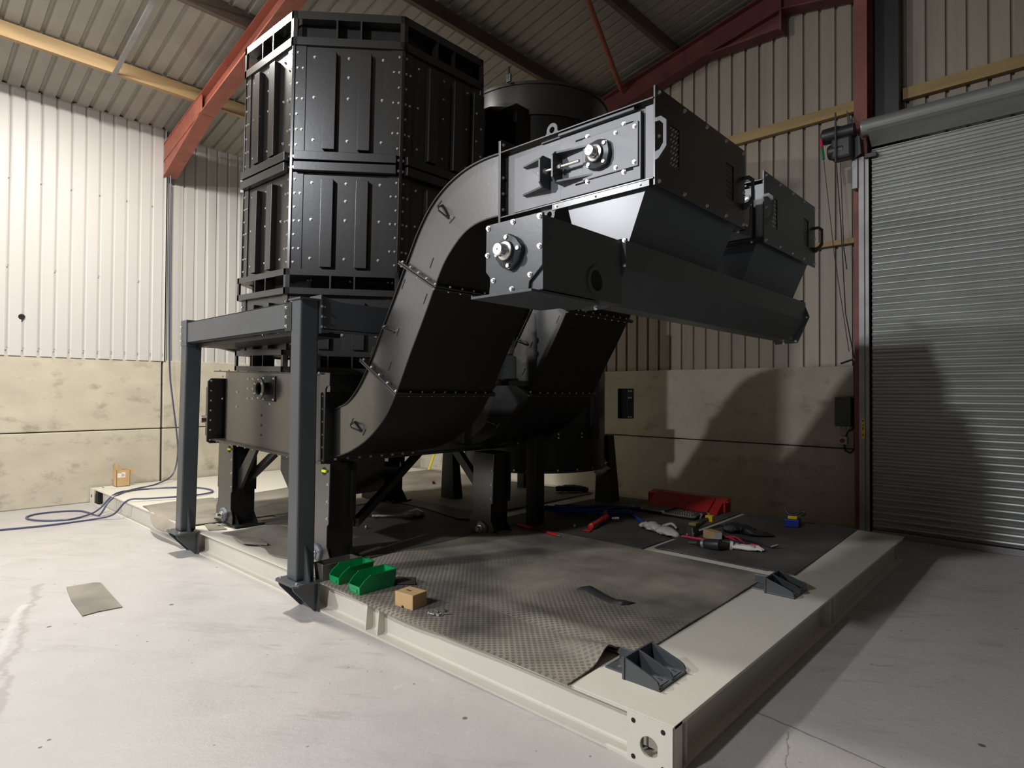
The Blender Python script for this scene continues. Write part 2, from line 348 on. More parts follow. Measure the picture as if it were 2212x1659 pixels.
def bearing(root, pos, n, r=0.062, castmat=None, shaft=0.022, proud=0.05, nb=4, rot=0.4, name='flange_bearing'):
    """flanged bearing unit: body > insert ring, shaft"""
    castmat = castmat or CAST; n = Vector(n).normalized(); pos = Vector(pos)
    a = Vector((0, 0, 1)).cross(n).normalized(); bv = n.cross(a)
    b = MB(); N = 48
    lob = lambda i: r*(1.0+0.10*max(0, math.cos(nb*(2*pi*i/N)-rot*nb)))
    prof = [(1.0, 0), (1.0, 0.016), (0.94, 0.021), (0.62, 0.026), (0.58, 0.036)]
    vs = []; fs = []
    for rr, t in prof:
        for i in range(N):
            th = 2*pi*i/N; q = lob(i)*rr if rr > 0.7 else r*rr
            vs.append(pos+(a*math.cos(th)+bv*math.sin(th))*q+n*t*r/0.062)
    for k in range(len(prof)-1):
        fs += [(k*N+i, k*N+(i+1) % N, (k+1)*N+(i+1) % N, (k+1)*N+i) for i in range(N)]
    fs += [tuple(range(N-1, -1, -1)), tuple((len(prof)-1)*N+i for i in range(N))]
    b.add(vs, fs)
    body = b.build(name, castmat, root, smooth=True, angle=30)
    k = r/0.062
    MB().lathe(pos+n*0.03*k, n, [(r*0.55, 0), (r*0.55, 0.010*k), (r*0.40, 0.012*k), (r*0.40, 0.004*k)], 32).build('bearing_insert', ZINC, body, smooth=True)
    MB().lathe(pos+n*0.03*k, n, [(shaft, 0), (shaft, proud-0.003), (shaft*0.88, proud), (shaft*0.15, proud), (shaft*0.12, proud-0.004)], 28).build('shaft', STEEL, body, smooth=True)
    lst = []
    for i in range(nb):
        th = 2*pi*i/nb+rot
        lst.append((pos+(a*math.cos(th)+bv*math.sin(th))*r*0.86+n*0.018*k, n, 0.0125*k))
    bolts(root, lst)
    return body

# ------------------------------------------------------------------ building shell
XL, YR, YG = -9.7, 7.8, 7.95        # left wall, gable concrete, gable cladding
EAVE, SL, XRIDGE = 5.3, 0.21, -2.65
XR = 2*XRIDGE-XL
roofz = lambda x: EAVE+SL*(x-XL) if x < XRIDGE else EAVE+SL*(XR-x)

def corr(u0, u1, pitch, prof, phase=0.0):
    k = math.floor((u0-phase)/pitch); out = []
    while phase+k*pitch < u1:
        for u, d in prof:
            x = phase+k*pitch+u
            if u0 <= x <= u1: out.append((x, d))
        k += 1
    return [(u0, out[0][1])]+out+[(u1, out[-1][1])]
def sheet(path, fn0, fn1):
    b = MB(); n = len(path)
    b.add([fn0(u, d) for u, d in path]+[fn1(u, d) for u, d in path], [(i, i+1, n+i+1, n+i) for i in range(n-1)]); return b

b = MB(); b.add([(-11,-12,0),(6,-12,0),(6,8.4,0),(-11,8.4,0)], [(0,1,2,3)]); struct(b.build('floor', FLOOR))
LP = [(0.0, 0), (0.112, 0), (0.117, -0.028), (0.128, -0.028), (0.158, 0)]
wl = sthing('wall_left', (XL, 2.5, 0))
sheet(corr(-12, 3.08, 0.1592, LP, 1.268-0.112), lambda u, d: (XL+d, u, 1.93), lambda u, d: (XL+d, u, EAVE)).build('cladding', CLAD, wl)
sheet(corr(3.08, YG, 0.1592, LP, 1.268-0.112), lambda u, d: (XL-0.13+d, u, 1.90), lambda u, d: (XL-0.13+d, u, EAVE+0.02)).build('cladding', CLAD, wl)
b = MB(); b.box(XL-0.15, 3.06, 1.93, XL, 3.085, EAVE-0.02); b.build('cladding_edge', CLAD, wl)
# precast concrete panels, two courses
for (y0, y1) in ((-12, -2.97), (-2.95, 3.035), (3.06, YR)):
    for (z0, z1) in ((0, 0.952), (0.965, 1.94)):
        MB().box(XL-0.16, y0, z0, XL-0.012, y1, z1).build('concrete_panel', CONC, wl, bevel=0.012)
MB().box(XL-0.17, -12, 0, XL-0.06, YR, 1.92).build('panel_joint', DARKH, wl)
b = MB(); l = [(XL+0.001, 1.268+0.1592*k+0.02, 2.03-0.0) for k in range(-4, 12)]+[(XL+0.001, 1.268+0.1592*(2*k)+0.02, 4.15) for k in range(-2, 6)]+[(XL+0.001, 1.268+0.1592*(3*k)+0.02, 3.05) for k in range(-1, 4)]
bolt_mass(wl, [(p, (1, 0, 0)) for p in l], 0.008, GALVG)
MB().lathe((XL-0.003, 1.43, 2.42), (1, 0, 0), [(0.034, 0), (0.034, 0.006), (0.03, 0.008)], 20).build('hole_cap', DARKH, wl)

wr = sthing('wall_right', (-4, YR, 0))
GP = [(0.0, 0), (0.140, 0), (0.142, 0.04), (0.174, 0.04), (0.176, 0)]
zt = lambda u: roofz(u)-0.02
DX0, DX1, DZ = -1.70, 2.6, 4.35       # shutter opening
pth = corr(XL-0.1, DX0+0.05, 0.1815, GP, -3.907-0.148)
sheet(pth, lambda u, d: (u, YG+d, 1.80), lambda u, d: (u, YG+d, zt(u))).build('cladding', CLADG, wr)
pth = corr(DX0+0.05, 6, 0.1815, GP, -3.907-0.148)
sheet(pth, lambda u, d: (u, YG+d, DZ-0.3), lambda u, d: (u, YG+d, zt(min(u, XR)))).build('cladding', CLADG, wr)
for (z0, z1) in ((-0.05, 0.872), (0.884, 1.835)):
    MB().box(XL-0.1, YR, z0, -1.84, YR+0.16, z1).build('concrete_panel', CONC, wr, bevel=0.012)
MB().box(XL-0.1, YR+0.05, -0.05, -1.84, YR+0.17, 1.82).build('panel_joint', DARKH, wr)
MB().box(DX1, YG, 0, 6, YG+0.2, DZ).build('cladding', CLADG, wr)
# unseen sides of the shed
b = MB(); b.add([(6,-12,0),(6,8.4,0),(6,8.4,5.6),(6,-12,5.6)], [(0,1,2,3)]); struct(b.build('wall_back', DARKW))
b = MB(); b.add([(-11,-12,0),(6,-12,0),(6,-12,5.6),(XRIDGE,-12,7.0),(-11,-12,5.3)], [(0,1,2,3,4)]); struct(b.build('wall_front', DARKW))

RP = [(0.0, 0), (0.105, 0), (0.118, 0.035), (0.146, 0.035), (0.160, 0)]
ce = sthing('ceiling', (XRIDGE, 0, EAVE))
pth = corr(-12, 8.3, 0.18, RP, 2.35)
sheet(pth, lambda u, d: (XL-0.3, u, roofz(XL-0.3)+d), lambda u, d: (XRIDGE, u, roofz(XRIDGE)+d)).build('roof_sheeting', ROOF, ce)
sheet(pth, lambda u, d: (XRIDGE, u, roofz(XRIDGE)+d), lambda u, d: (6.5, u, roofz(6.5)+d)).build('roof_sheeting', ROOF, ce)

def purlin(x, material, y0=-12, y1=YG, wdt=0.07, h=0.18, name='purlin'):
    z = roofz(x)-0.008; return MB().box(x-wdt/2, y0, z-h, x+wdt/2, y1, z-0.012).build(name, material)
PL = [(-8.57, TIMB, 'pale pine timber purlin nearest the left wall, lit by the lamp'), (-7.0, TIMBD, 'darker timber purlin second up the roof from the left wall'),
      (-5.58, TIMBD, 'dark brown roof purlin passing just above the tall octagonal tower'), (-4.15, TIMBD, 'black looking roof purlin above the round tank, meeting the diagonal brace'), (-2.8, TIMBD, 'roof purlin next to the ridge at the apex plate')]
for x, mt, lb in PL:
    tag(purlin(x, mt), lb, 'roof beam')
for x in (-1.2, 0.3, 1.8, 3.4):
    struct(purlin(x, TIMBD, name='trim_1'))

# red steel portal frame at the left wall, gable rafter, gable column, brace
def rafter(name, x0, x1, y0, y1, d0, d1, parent=None, haunch=None, tf=0.016, fl=None):
    """I section: web between y0+.. and flanges y0..y1, following the roof"""
    t = 0.0; zt_ = lambda x: roofz(x)-0.2
    b = MB(); ym = (y0+y1)/2
    P = lambda x, y, z: (x, y, z)
    def slab(ya, yb, top, dep0, dep1):
        b.hexa([P(x0,ya,zt_(x0)-top-dep0),P(x1,ya,zt_(x1)-top-dep1),P(x1,yb,zt_(x1)-top-dep1),P(x0,yb,zt_(x0)-top-dep0),
                P(x0,ya,zt_(x0)-top),P(x1,ya,zt_(x1)-top),P(x1,yb,zt_(x1)-top),P(x0,yb,zt_(x0)-top)])
    slab(y0, y1, 0, tf, tf); slab(ym-0.006, ym+0.006, 0, d0, d1)
    b.hexa([P(x0,y0,zt_(x0)-d0-tf),P(x1,y0,zt_(x1)-d1-tf),P(x1,y1,zt_(x1)-d1-tf),P(x0,y1,zt_(x0)-d0-tf),
            P(x0,y0,zt_(x0)-d0),P(x1,y0,zt_(x1)-d1),P(x1,y1,zt_(x1)-d1),P(x0,y1,zt_(x0)-d0)])
    return b
pf = thing('portal_rafter', (-9.7, 3.1, 4.6), 'bright red oxide steel rafter rising from the left wall behind the octagonal tower', 'steel beam')
rb = rafter('r', XL+0.004, XRIDGE, 3.02, 3.20, 0.25, 0.25)
rb.build('beam', REDOX, pf)
b = MB(); z0 = roofz(XL)-0.45
b.prism([(XL+0.004, roofz(XL)-0.2), (XL+0.004, roofz(XL)-0.66), (XL+0.06, roofz(XL)-0.66), (XL+1.35, roofz(XL+1.35)-0.45), (XL+1.35, roofz(XL+1.35)-0.2)], 'y', 3.03, 3.05)
b.hexa([(XL+0.004,3.02,z0-0.24),(XL+1.35,3.02,roofz(XL+1.35)-0.47),(XL+1.35,3.2,roofz(XL+1.35)-0.47),(XL+0.004,3.2,z0-0.24),(XL+0.004,3.02,z0-0.21),(XL+1.35,3.02,roofz(XL+1.35)-0.45),(XL+1.35,3.2,roofz(XL+1.35)-0.45),(XL+0.004,3.2,z0-0.21)])
b.build('haunch', REDOX, pf)

gr = thing('gable_rafter', (XRIDGE, 7.85, 6), 'dark red steel rafter along the gable wall with apex plate above the rail', 'steel beam')
rafter('g', XL, XRIDGE, 7.72, 7.9, 0.30, 0.30).build('beam', REDG, gr)
b = MB(); zt2 = roofz(XRIDGE)-0.5
b.prism([(XRIDGE-0.95, roofz(XRIDGE-0.95)-0.5), (XRIDGE, zt2-0.22), (XRIDGE, zt2+0.02), (XRIDGE-0.95, roofz(XRIDGE-0.95)-0.48)], 'y', 7.8, 7.83)
b.hexa([(XRIDGE-0.95,7.72,roofz(XRIDGE-0.95)-0.53),(XRIDGE,7.72,zt2-0.25),(XRIDGE,7.9,zt2-0.25),(XRIDGE-0.95,7.9,roofz(XRIDGE-0.95)-0.53),(XRIDGE-0.95,7.72,roofz(XRIDGE-0.95)-0.51),(XRIDGE,7.72,zt2-0.22),(XRIDGE,7.9,zt2-0.22),(XRIDGE-0.95,7.9,roofz(XRIDGE-0.95)-0.51)])
b.build('apex_haunch', REDG, gr)
MB().box(XRIDGE-0.012, 7.71, zt2-0.28, XRIDGE+0.012, 7.91, zt2+0.34).build('apex_plate', REDG, gr)
gr2 = thing('gable_rafter', (1, 7.85, 6), 'dark red gable rafter right of the apex plate, running towards the shutter column', 'steel beam')
rafter('g', XRIDGE+0.012, XR, 7.72, 7.9, 0.30, 0.30).build('beam', REDG, gr2)
gc = thing('gable_column', (-1.72, 7.55, 0), 'vertical red steel column beside the roller shutter', 'steel column')
b = MB(); b.box(-1.775, 7.45, 0, -1.645, 7.462, 6.15); b.box(-1.716, 7.462, 0, -1.704, 7.70, 6.15); b.box(-1.775, 7.70, 0, -1.645, 7.712, 6.15); b.build('beam', REDC, gc)
b = MB(); b.box(-1.655, 7.72, 2, -1.40, 7.94, 6.1); b.build('dark_infill', DKPLA, gc)  # dark block stands in for the dark recess right of the column
tag(MB().cyl((-3.75, 4.6, roofz(-3.75)-0.25), (-4.93, 7.68, roofz(-4.93)-0.27), 0.035, n=12).build('brace_rod', REDOX, None, smooth=True), 'thin dark red diagonal brace tube under the roof, running down to the gable rafter', 'steel brace')
tag(MB().hexa([(-8.66,2.08,roofz(-8.66)-0.215),(-5.6,2.08,roofz(-5.6)-0.215),(-5.6,2.13,roofz(-5.6)-0.215),(-8.66,2.13,roofz(-8.66)-0.215),(-8.66,2.08,roofz(-8.66)-0.195),(-5.6,2.08,roofz(-5.6)-0.195),(-5.6,2.13,roofz(-5.6)-0.195),(-8.66,2.13,roofz(-8.66)-0.195)]).build('cable_tray', GALVG), 'slim grey metal strap running up the roof under the pine purlin', 'metal strap')
# timber rails on the gable
for x0, x1, z, lb in ((-8.3, -1.78, 4.93, 'yellowish timber rail crossing the gable wall left of the red column'), (-1.39, 6, 4.91, 'timber rail on the gable above the roller shutter drum')):
    tag(MB().box(x0, 7.87, z-0.13, x1, YG-0.005, z).build('timber_rail', TIMBX, bevel=0.004), lb, 'timber rail')
tag(MB().box(-4.2, 7.88, 3.27, -1.78, YG-0.005, 3.33).build('timber_rail', TIMBX, bevel=0.004), 'lower timber rail low on the gable, mostly behind the conveyor head', 'timber rail')

# ------------------------------------------------------------------ roller shutter
dr = sthing('door_1', (-0.2, 7.45, 0))
b = MB(); pts = []; z = 0.07; p = 0.073
prof = [(0, 0.0), (0.012, -0.004), (0.022, -0.016), (0.034, -0.02), (0.046, -0.016), (0.058, -0.002), (0.066, 0.004), (0.070, 0.004)]
while z < 4.12:
    pts += [(z+a, d) for a, d in prof]; z += p
n = len(pts)
b.add([(-1.60, 7.45+d, zz) for zz, d in pts]+[(DX1, 7.45+d, zz) for zz, d in pts], [(i, i+1, n+i+1, n+i) for i in range(n-1)])
b.build('curtain', GALV, dr)
MB().box(-1.60, 7.41, 0.0, DX1, 7.46, 0.06).build('bottom_bar', GALVG, dr, bevel=0.005)
b = MB(); b.box(-1.715, 7.38, 0, -1.66, 7.44, 4.08); b.box(-1.66, 7.40, 0, -1.62, 7.415, 4.08); b.build('guide_rail', GALVG, dr, bevel=0.003)
MB().box(DX1, 7.38, 0, DX1+0.1, 7.44, 3.95).build('guide_rail', GALVG, dr, bevel=0.003)
b = MB(); b.lathe((-1.66, 7.33, 4.36), (1, 0, 0), [(0.095, 0), (0.095, 0.01), (0.09, 0.02), (0.09, 4.28)], 40); b.build('drum', GALV, dr, smooth=True, angle=50)
b = MB(); b.hexa([(-1.60, 7.435, 4.18), (DX1, 7.435, 4.18), (DX1, 7.445, 4.18), (-1.60, 7.445, 4.18), (-1.60, 7.25, 4.31), (DX1, 7.25, 4.31), (DX1, 7.26, 4.31), (-1.60, 7.26, 4.31)]); b.build('curtain_lead', GALV, dr)
b = MB(); b.prism([(-1.84, 4.30), (-1.69, 4.30), (-1.675, 4.10), (-1.74, 4.06), (-1.80, 4.14)], 'y', 7.33, 7.345)
b.build('end_plate', DKPLA, dr, bevel=0.003)
MB().prism([(-1.82, 4.62), (-1.812, 4.30), (-1.70, 4.30), (-1.72, 4.34)], 'y', 7.347, 7.36).build('end_plate', DKPLA, dr, bevel=0.003)
b = MB(); b.box(-1.775, 7.36, 3.74, -1.717, 7.43, 4.07); b.build('chain_guard', GALVG, dr, bevel=0.006)
MB().box(-1.655, 7.37, 4.05, -1.54, 7.42, 4.10).build('stop_block', DKPLA, dr, bevel=0.004)
MB().prism([(-1.685, 1.03), (-1.692, 1.06), (-1.692, 1.21), (-1.685, 1.24), (-1.665, 1.24), (-1.658, 1.21), (-1.658, 1.06), (-1.665, 1.03)], 'y', 7.373, 7.38).build('warning_label', YELL, dr)
b = MB()
for zc, hh in ((1.215, 0.016), (1.13, 0.022)): b.prism([(-1.682, zc+hh), (-1.668, zc+hh), (-1.675, zc-hh)], 'y', 7.3715, 7.373)
for k in range(3): b.box(-1.684, 7.3715, 1.165+k*0.009, -1.666, 7.373, 1.169+k*0.009)
for k in range(3): b.box(-1.684, 7.3715, 1.055+k*0.012, -1.666, 7.373, 1.061+k*0.012)
b.build('label_print', DARKH, dr)
# drive motor hanging on the shutter end plate
mo = thing('shutter_motor', (-1.85, 7.3, 4.3), 'black shutter drive motor hanging at the left end of the shutter drum', 'motor')
b = MB(); b.lathe((-2.06, 7.3, 4.36), (1, 0, 0), [(0.05, 0), (0.085, 0.02), (0.09, 0.16), (0.075, 0.2), (0.075, 0.33)], 24); b.build('motor_body', DKPLA, mo, smooth=True)
MB().box(-1.95, 7.22, 4.06, -1.74, 7.38, 4.30).build('gearbox', DKPLA, mo, bevel=0.03)
MB().lathe((-1.99, 7.30, 4.17), (1, 0, 0), [(0.07, 0), (0.085, 0.03), (0.085, 0.16), (0.05, 0.2)], 20).build('chain_wheel', DKPLA, mo, smooth=True)
MB().box(-1.90, 7.19, 4.02, -1.885, 7.2, 4.56).build('strap', RUBBER, mo)
b = MB(); b.tube([(-2.05, 7.24, 4.33), (-2.035, 7.22, 4.22)], 0.016, 8); b.build('pull_toggle', PINK, mo, smooth=True)
b = MB(); b.tube([(-2.035, 7.22, 4.22), (-2.02, 7.22, 4.09)], 0.015, 8); b.build('pull_toggle', mat('green toggle', (0.01, 0.16, 0.06), 0.4), mo, smooth=True)
cb = MB(); cb.tube([(-2.02, 7.22, 4.09), (-1.93, 7.3, 3.0), (-1.84, 7.5, 1.98)], 0.004, 5)
cb.tube([(-1.86, 7.25, 4.02), (-1.84, 7.3, 3.1), (-1.86, 7.5, 2.9)], 0.005, 5); cb.tube([(-1.90, 7.25, 4.02), (-1.87, 7.3, 3.4), (-1.85, 7.4, 2.4), (-1.80, 7.55, 1.9)], 0.006, 5)
cb.build('hanging_cable', RUBBER, mo, smooth=True)
# control box, isolator, cables
bx = thing('control_box', (-1.94, 7.72, 1.3), 'dark grey shutter control box on the concrete wall beside the red column', 'control box')
MB().box(-2.03, 7.66, 1.14, -1.86, 7.80, 1.47).build('enclosure', BOXG, bx, bevel=0.008)
for x in (-2.0, -1.95, -1.90): MB().cyl((x, 7.73, 1.14), (x, 7.73, 1.115), 0.014, n=10).build('cable_gland', IVORY, bx, smooth=True)
MB().tube([(-2.0, 7.73, 1.12), (-1.97, 7.70, 1.06), (-1.93, 7.70, 1.06), (-1.90, 7.73, 1.12)], 0.006, 6).build('loop_wire', IVORY, bx, smooth=True)
sw = thing('isolator_switch', (-1.96, 7.75, 0.95), 'small ivory isolator switch with red knob under the control box', 'switch')
MB().box(-2.0, 7.73, 0.93, -1.92, 7.80, 1.02).build('switch_body', IVORY, sw, bevel=0.006)
MB().cyl((-1.965, 7.73, 0.975), (-1.965, 7.70, 0.975), 0.024, n=16).build('knob', mat('dark red knob', (0.12, 0.015, 0.012), 0.4), sw, smooth=True)
cb = MB(); cb.tube([(-1.95, 7.74, 0.93), (-1.94, 7.74, 0.86), (-1.89, 7.74, 0.835), (-1.845, 7.74, 0.88), (-1.84, 7.74, 1.1), (-1.84, 7.74, 1.6), (-1.842, 7.72, 1.88), (-1.86, 7.72, 1.9), (-1.98, 7.72, 1.86)], 0.011, 8)
cb.tube([(-1.93, 7.74, 1.02), (-1.91, 7.72, 1.08), (-1.87, 7.74, 1.1), (-1.845, 7.74, 1.15)], 0.009, 8)
tag(cb.build('black_cable', RUBBER, None, smooth=True), 'thick black cable looping from the isolator switch up past the control box', 'cable')

# ------------------------------------------------------------------ cream steel base frame
fr = thing('base_frame', (-5.4, 4.4, 0), 'large cream painted steel base frame on the floor carrying the black machine', 'base frame')
def ibeam(poly_axis, web, out, a, b_, hi=0.2, inner=None):
    """I beam along an axis; web position, outer and inner flange edges"""
    b = MB(); lo, hi_ = min(out, inner), max(out, inner)
    for z0, z1 in ((0, 0.012), (hi-0.012, hi)):
        if poly_axis == 'x': b.box(a, lo, z0, b_, hi_, z1)
        else: b.box(lo, a, z0, hi_, b_, z1)
    if poly_axis == 'x': b.box(a, web-0.004, 0.012, b_, web+0.004, hi-0.012)
    else: b.box(web-0.004, a, 0.012, web+0.004, b_, hi-0.012)
    # root fillets
    for zz, sg in ((0.012, 1), (hi-0.012, -1)):
        for sd in (-1, 1):
            q = [(web+sd*0.004, zz), (web+sd*0.016, zz), (web+sd*0.008, zz+sg*0.004), (web+sd*0.004, zz+sg*0.012)]
            b.prism(q, 'x' if poly_axis == 'x' else 'y', a, b_)
    return b
ibeam('x', 2.26, 2.19, -9.66, -1.36, inner=2.33).build('side_beam', CREAM, fr)
ibeam('y', -1.225, -1.155, 2.20, 6.50, inner=-1.30).build('end_beam', CREAM, fr)
ibeam('y', -9.61, -9.68, 2.30, 6.57, inner=-9.54).build('end_beam', CREAM, fr)
ibeam('x', 6.50, 6.57, -9.66, -1.2, inner=6.43).build('side_beam', CREAM, fr)
b = MB(); b.box(-1.66, 2.188, 0.2005, -1.153, 6.57, 0.204)
b.build('deck_plate', CREAM, fr, bevel=0.002)
MB().box(-9.66, 2.31, 0.19, -7.4, 6.55, 0.203).build('deck_plate', CREAM, fr)
MB().box(-7.4, 2.33, 0.185, -1.66, 6.55, 0.198).build('deck_plate', CREAM, fr)
b = MB(); b.ring_plate((-1.2575, 2.18, 0.1), (1, 0, 0), (0, 0, 1), (0, 1, 0), 0.1025, 0.1, 0.042, 0.012, cv=-0.012)
b.build('corner_plate', CREAM, fr)
for u in (-0.072, 0.062):
    for v in (-0.075, 0.07): MB().cyl((-1.2575+u, 2.1785, 0.1+v), (-1.2575+u, 2.185, 0.1+v), 0.010, n=14).build('bolt_hole', DARKH, fr)
MB().box(-1.36, 2.30, 0.012, -1.157, 2.305, 0.19).build('corner_gusset', CREAM, fr)
MB().box(-1.225, 2.19, 0.0, -1.155, 2.26, 0.2).build('corner_gusset', CREAM, fr)
MB().box(-9.68, 2.18, 0.0, -9.50, 2.192, 0.2).build('corner_plate', CREAM, fr, bevel=0.002)
MB().cyl((-9.60, 2.178, 0.1), (-9.60, 2.183, 0.1), 0.02, n=14).build('bolt_hole', DARKH, fr)
MB().box(-9.48, 2.2, 0.014, -9.38, 2.2595, 0.186).build('web_opening', DARKH, fr)
for x in (-3.27, -3.145):
    MB().prism([(2.256, 0.012), (2.2, 0.012), (2.2, 0.02), (2.215, 0.188), (2.256, 0.188)], 'x', x-0.005, x+0.005).build('web_stiffener', CREAM, fr)
MB().box(-3.31, 2.215, 0.05, -3.27, 2.257, 0.19).build('web_stiffener', CREAM, fr)
for y in (4.28, 4.38):
    MB().box(-1.221, y-0.005, 0.012, -1.16, y+0.005, 0.188).build('web_stiffener', CREAM, fr)

# rubber mats on the deck
def mat_sheet(name, material, outline_fn, nu, nv, th, label, cat='mat'):
    """outline_fn(u,v)->(x,y,z) of the top surface"""
    b = MB(); top = [[outline_fn(i/nu, j/nv) for j in range(nv+1)] for i in range(nu+1)]
    vs = [p for r in top for p in r]; o = len(vs); vs += [(x, y, z-th) for x, y, z in vs]
    fs = []; W = nv+1
    for i in range(nu):
        for j in range(nv):
            q = (i*W+j, (i+1)*W+j, (i+1)*W+j+1, i*W+j+1); fs.append(q); fs.append(tuple(o+k for k in reversed(q)))
    edge = [i*W for i in range(nu+1)]+[nu*W+j for j in range(1, W)]+[i*W+nv for i in range(nu-1, -1, -1)]+[j for j in range(nv-1, 0, -1)]
    for k in range(len(edge)):
        a, c = edge[k], edge[(k+1) % len(edge)]; fs.append((a, o+a, o+c, c))
    b.add(vs, fs); return tag(b.build(name, material, None, smooth=True), label, cat)
def lerp(a, b, t): return a+(b-a)*t
sm = lambda t: max(0, min(1, t))**2*(3-2*max(0, min(1, t)))
def f_front(u, v):
    x = lerp(-3.75, -1.655, u); y = lerp(2.162+0.008*math.sin(u*9), 2.66, v)
    if u > 0.96: x -= 0.04*v*(u-0.96)/0.04
    z = 0.215+0.004*math.sin(u*11+v*3)*v
    z += 0.055*math.exp(-((v-0.72)/0.16)**2)*sm((u-0.80)/0.2)      # lifted over the bracket plate
    if v < 0.06 and 0.15 < u < 0.53: z -= 0.018*math.sin(pi*(u-0.15)/0.38)*(1-v/0.06)
    return (x, y, z)
mat_sheet('rubber_mat', MATS, f_front, 60, 16, 0.008, 'studded rubber mat strip along the front edge, under the green bins and cardboard box')
def f_main(u, v):
    x = lerp(-4.0, -1.585-0.02*v, u); y = lerp(2.60, 4.45, v)
    return (x, y, 0.214+0.014*math.exp(-((v-0.06)/0.05)**2)*sm(u*1.4)+0.006*math.sin(u*5+v*8)*math.sin(v*6))
mat_sheet('rubber_mat', MATS, f_main, 40, 40, 0.007, 'big studded rubber mat in the middle of the deck, beside the cream edge plate')
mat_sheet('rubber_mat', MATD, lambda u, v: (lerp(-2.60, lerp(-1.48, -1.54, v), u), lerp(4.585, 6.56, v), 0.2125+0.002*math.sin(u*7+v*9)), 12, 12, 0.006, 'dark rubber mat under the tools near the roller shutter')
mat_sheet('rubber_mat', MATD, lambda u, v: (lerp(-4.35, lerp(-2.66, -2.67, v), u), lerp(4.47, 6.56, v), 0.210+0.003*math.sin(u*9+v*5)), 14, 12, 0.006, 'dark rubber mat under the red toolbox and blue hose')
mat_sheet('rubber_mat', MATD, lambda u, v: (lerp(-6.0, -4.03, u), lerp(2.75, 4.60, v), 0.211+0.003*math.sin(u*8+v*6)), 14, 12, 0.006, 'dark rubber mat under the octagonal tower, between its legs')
mat_sheet('rubber_mat', MATL, lambda u, v: (lerp(-7.62-0.5*v*v, -6.04, u), lerp(3.0, 4.62, v), 0.213+0.003*math.sin(u*6+v*8)), 14, 12, 0.006, 'dusty brown rubber mat behind the left gantry post, next to the white deck')
mat_sheet('rubber_mat', MATL, lambda u, v: (lerp(-8.1+0.2*v, -4.6, u), lerp(4.60, 6.56, v), 0.213+0.003*math.sin(u*6+v*8)), 14, 12, 0.006, 'dusty rubber mat far back, under the rear legs of the machine')
def f_flap(u, v):
    x = lerp(-7.72, -6.18, u)+0.10*(1-v)*(0.5-u); 
    z = 0.212+0.006*math.sin(u*14+v*4)
    y = lerp(2.10+0.03*math.sin(u*7+1)+0.10*(1-u), 3.0, v)
    if y < 2.19: z -= (2.19-y)*1.4
    return (x, y, z)
mat_sheet('mat_flap', MATL, f_flap, 40, 20, 0.007, 'creased grey mat flap drooping over the beam left of the left post', 'mat')
def f_bulge(u, v):
    x = lerp(-5.72, -4.48, u); y = lerp(2.30+0.03*math.sin(u*13), 2.86, v)
    return (x, y, 0.212+0.075*math.exp(-((u-0.30)/0.16)**2-((v-0.55)/0.3)**2)+0.02*math.exp(-((u-0.62)/0.2)**2-((v-0.5)/0.3)**2))
mat_sheet('rubber_mat', MATL, f_bulge, 36, 16, 0.007, 'buckled dusty rubber mat humped up between the two front tower legs')
def flat(name, pts, z, th, material, label, cat):
    return tag(MB().prism(pts, 'z', z, z+th).build(name, material), label, cat)
flat('mat_offcut', [(-6.30, 2.36), (-6.12, 2.44), (-5.86, 2.41), (-5.92, 2.27)], 0.201, 0.006, MATL, 'square mat offcut on the cream beam between the left post and tower leg', 'mat')
flat('mat_offcut', [(-5.40, 2.27), (-5.17, 2.40), (-4.94, 2.36), (-5.13, 2.24)], 0.222, 0.018, MATL, 'loose square of mat lying on top of the cream beam between the two posts', 'mat')
flat('mat_offcut', [(-3.56, 2.48), (-3.36, 2.66), (-3.24, 2.57), (-3.46, 2.36)], 0.218, 0.006, MATD, 'black rubber offcut poking out behind the green bins', 'mat')
flat('floor_mat', [(-5.635, 1.126), (-5.62, 1.30), (-5.58, 1.335), (-5.2, 1.31), (-4.846, 1.29), (-4.86, 1.15), (-4.844, 1.059), (-5.25, 1.08)], 0.001, 0.006, MATL, 'single grey mat square lying alone on the white floor at left', 'mat')
b = MB(); vs = []; cl = [(-2.40, 3.27), (-2.34, 3.29), (-2.26, 3.26), (-2.17, 3.225), (-2.09, 3.20), (-2.02, 3.21), (-1.99, 3.24)]
for k, (x, y) in enumerate(cl):
    hz = (0.012, 0.03, 0.022, 0.02, 0.022, 0.03, 0.016)[k]
    for dy, dz in ((-0.035, 0), (-0.018, hz*0.75), (0.005, hz), (0.028, hz*0.6), (0.036, hz*0.2)): vs.append((x+dy*0.3, y+dy, 0.213+dz))
nn = len(vs); vs += [(x, y, z-0.006) for x, y, z in vs]
fs = []
for k in range(6):
    for q in range(4): fs += [(k*5+q, (k+1)*5+q, (k+1)*5+q+1, k*5+q+1), (nn+k*5+q+1, nn+(k+1)*5+q+1, nn+(k+1)*5+q, nn+k*5+q)]
    fs += [(k*5, nn+k*5, nn+(k+1)*5, (k+1)*5), (k*5+4, (k+1)*5+4, nn+(k+1)*5+4, nn+k*5+4)]
for q in range(4): fs += [(q, q+1, nn+q+1, nn+q), (30+q, nn+30+q, nn+30+q+1, 30+q+1)]
b.add(vs, fs)
o = b.build('rubber_strip', RUBBER, None, smooth=True); tag(o, 'dark curled rubber strip lying alone in the middle of the big mat', 'rubber strip')
b = MB(); b.prism([(-5.9, 4.35), (-5.2, 4.45), (-4.5, 4.27), (-4.6, 4.2), (-5.3, 4.32)], 'z', 0.214, 0.222)
tag(b.build('rubber_strip', RUBBER), 'long thin black rubber strip on the deck behind the clear bag', 'rubber strip')

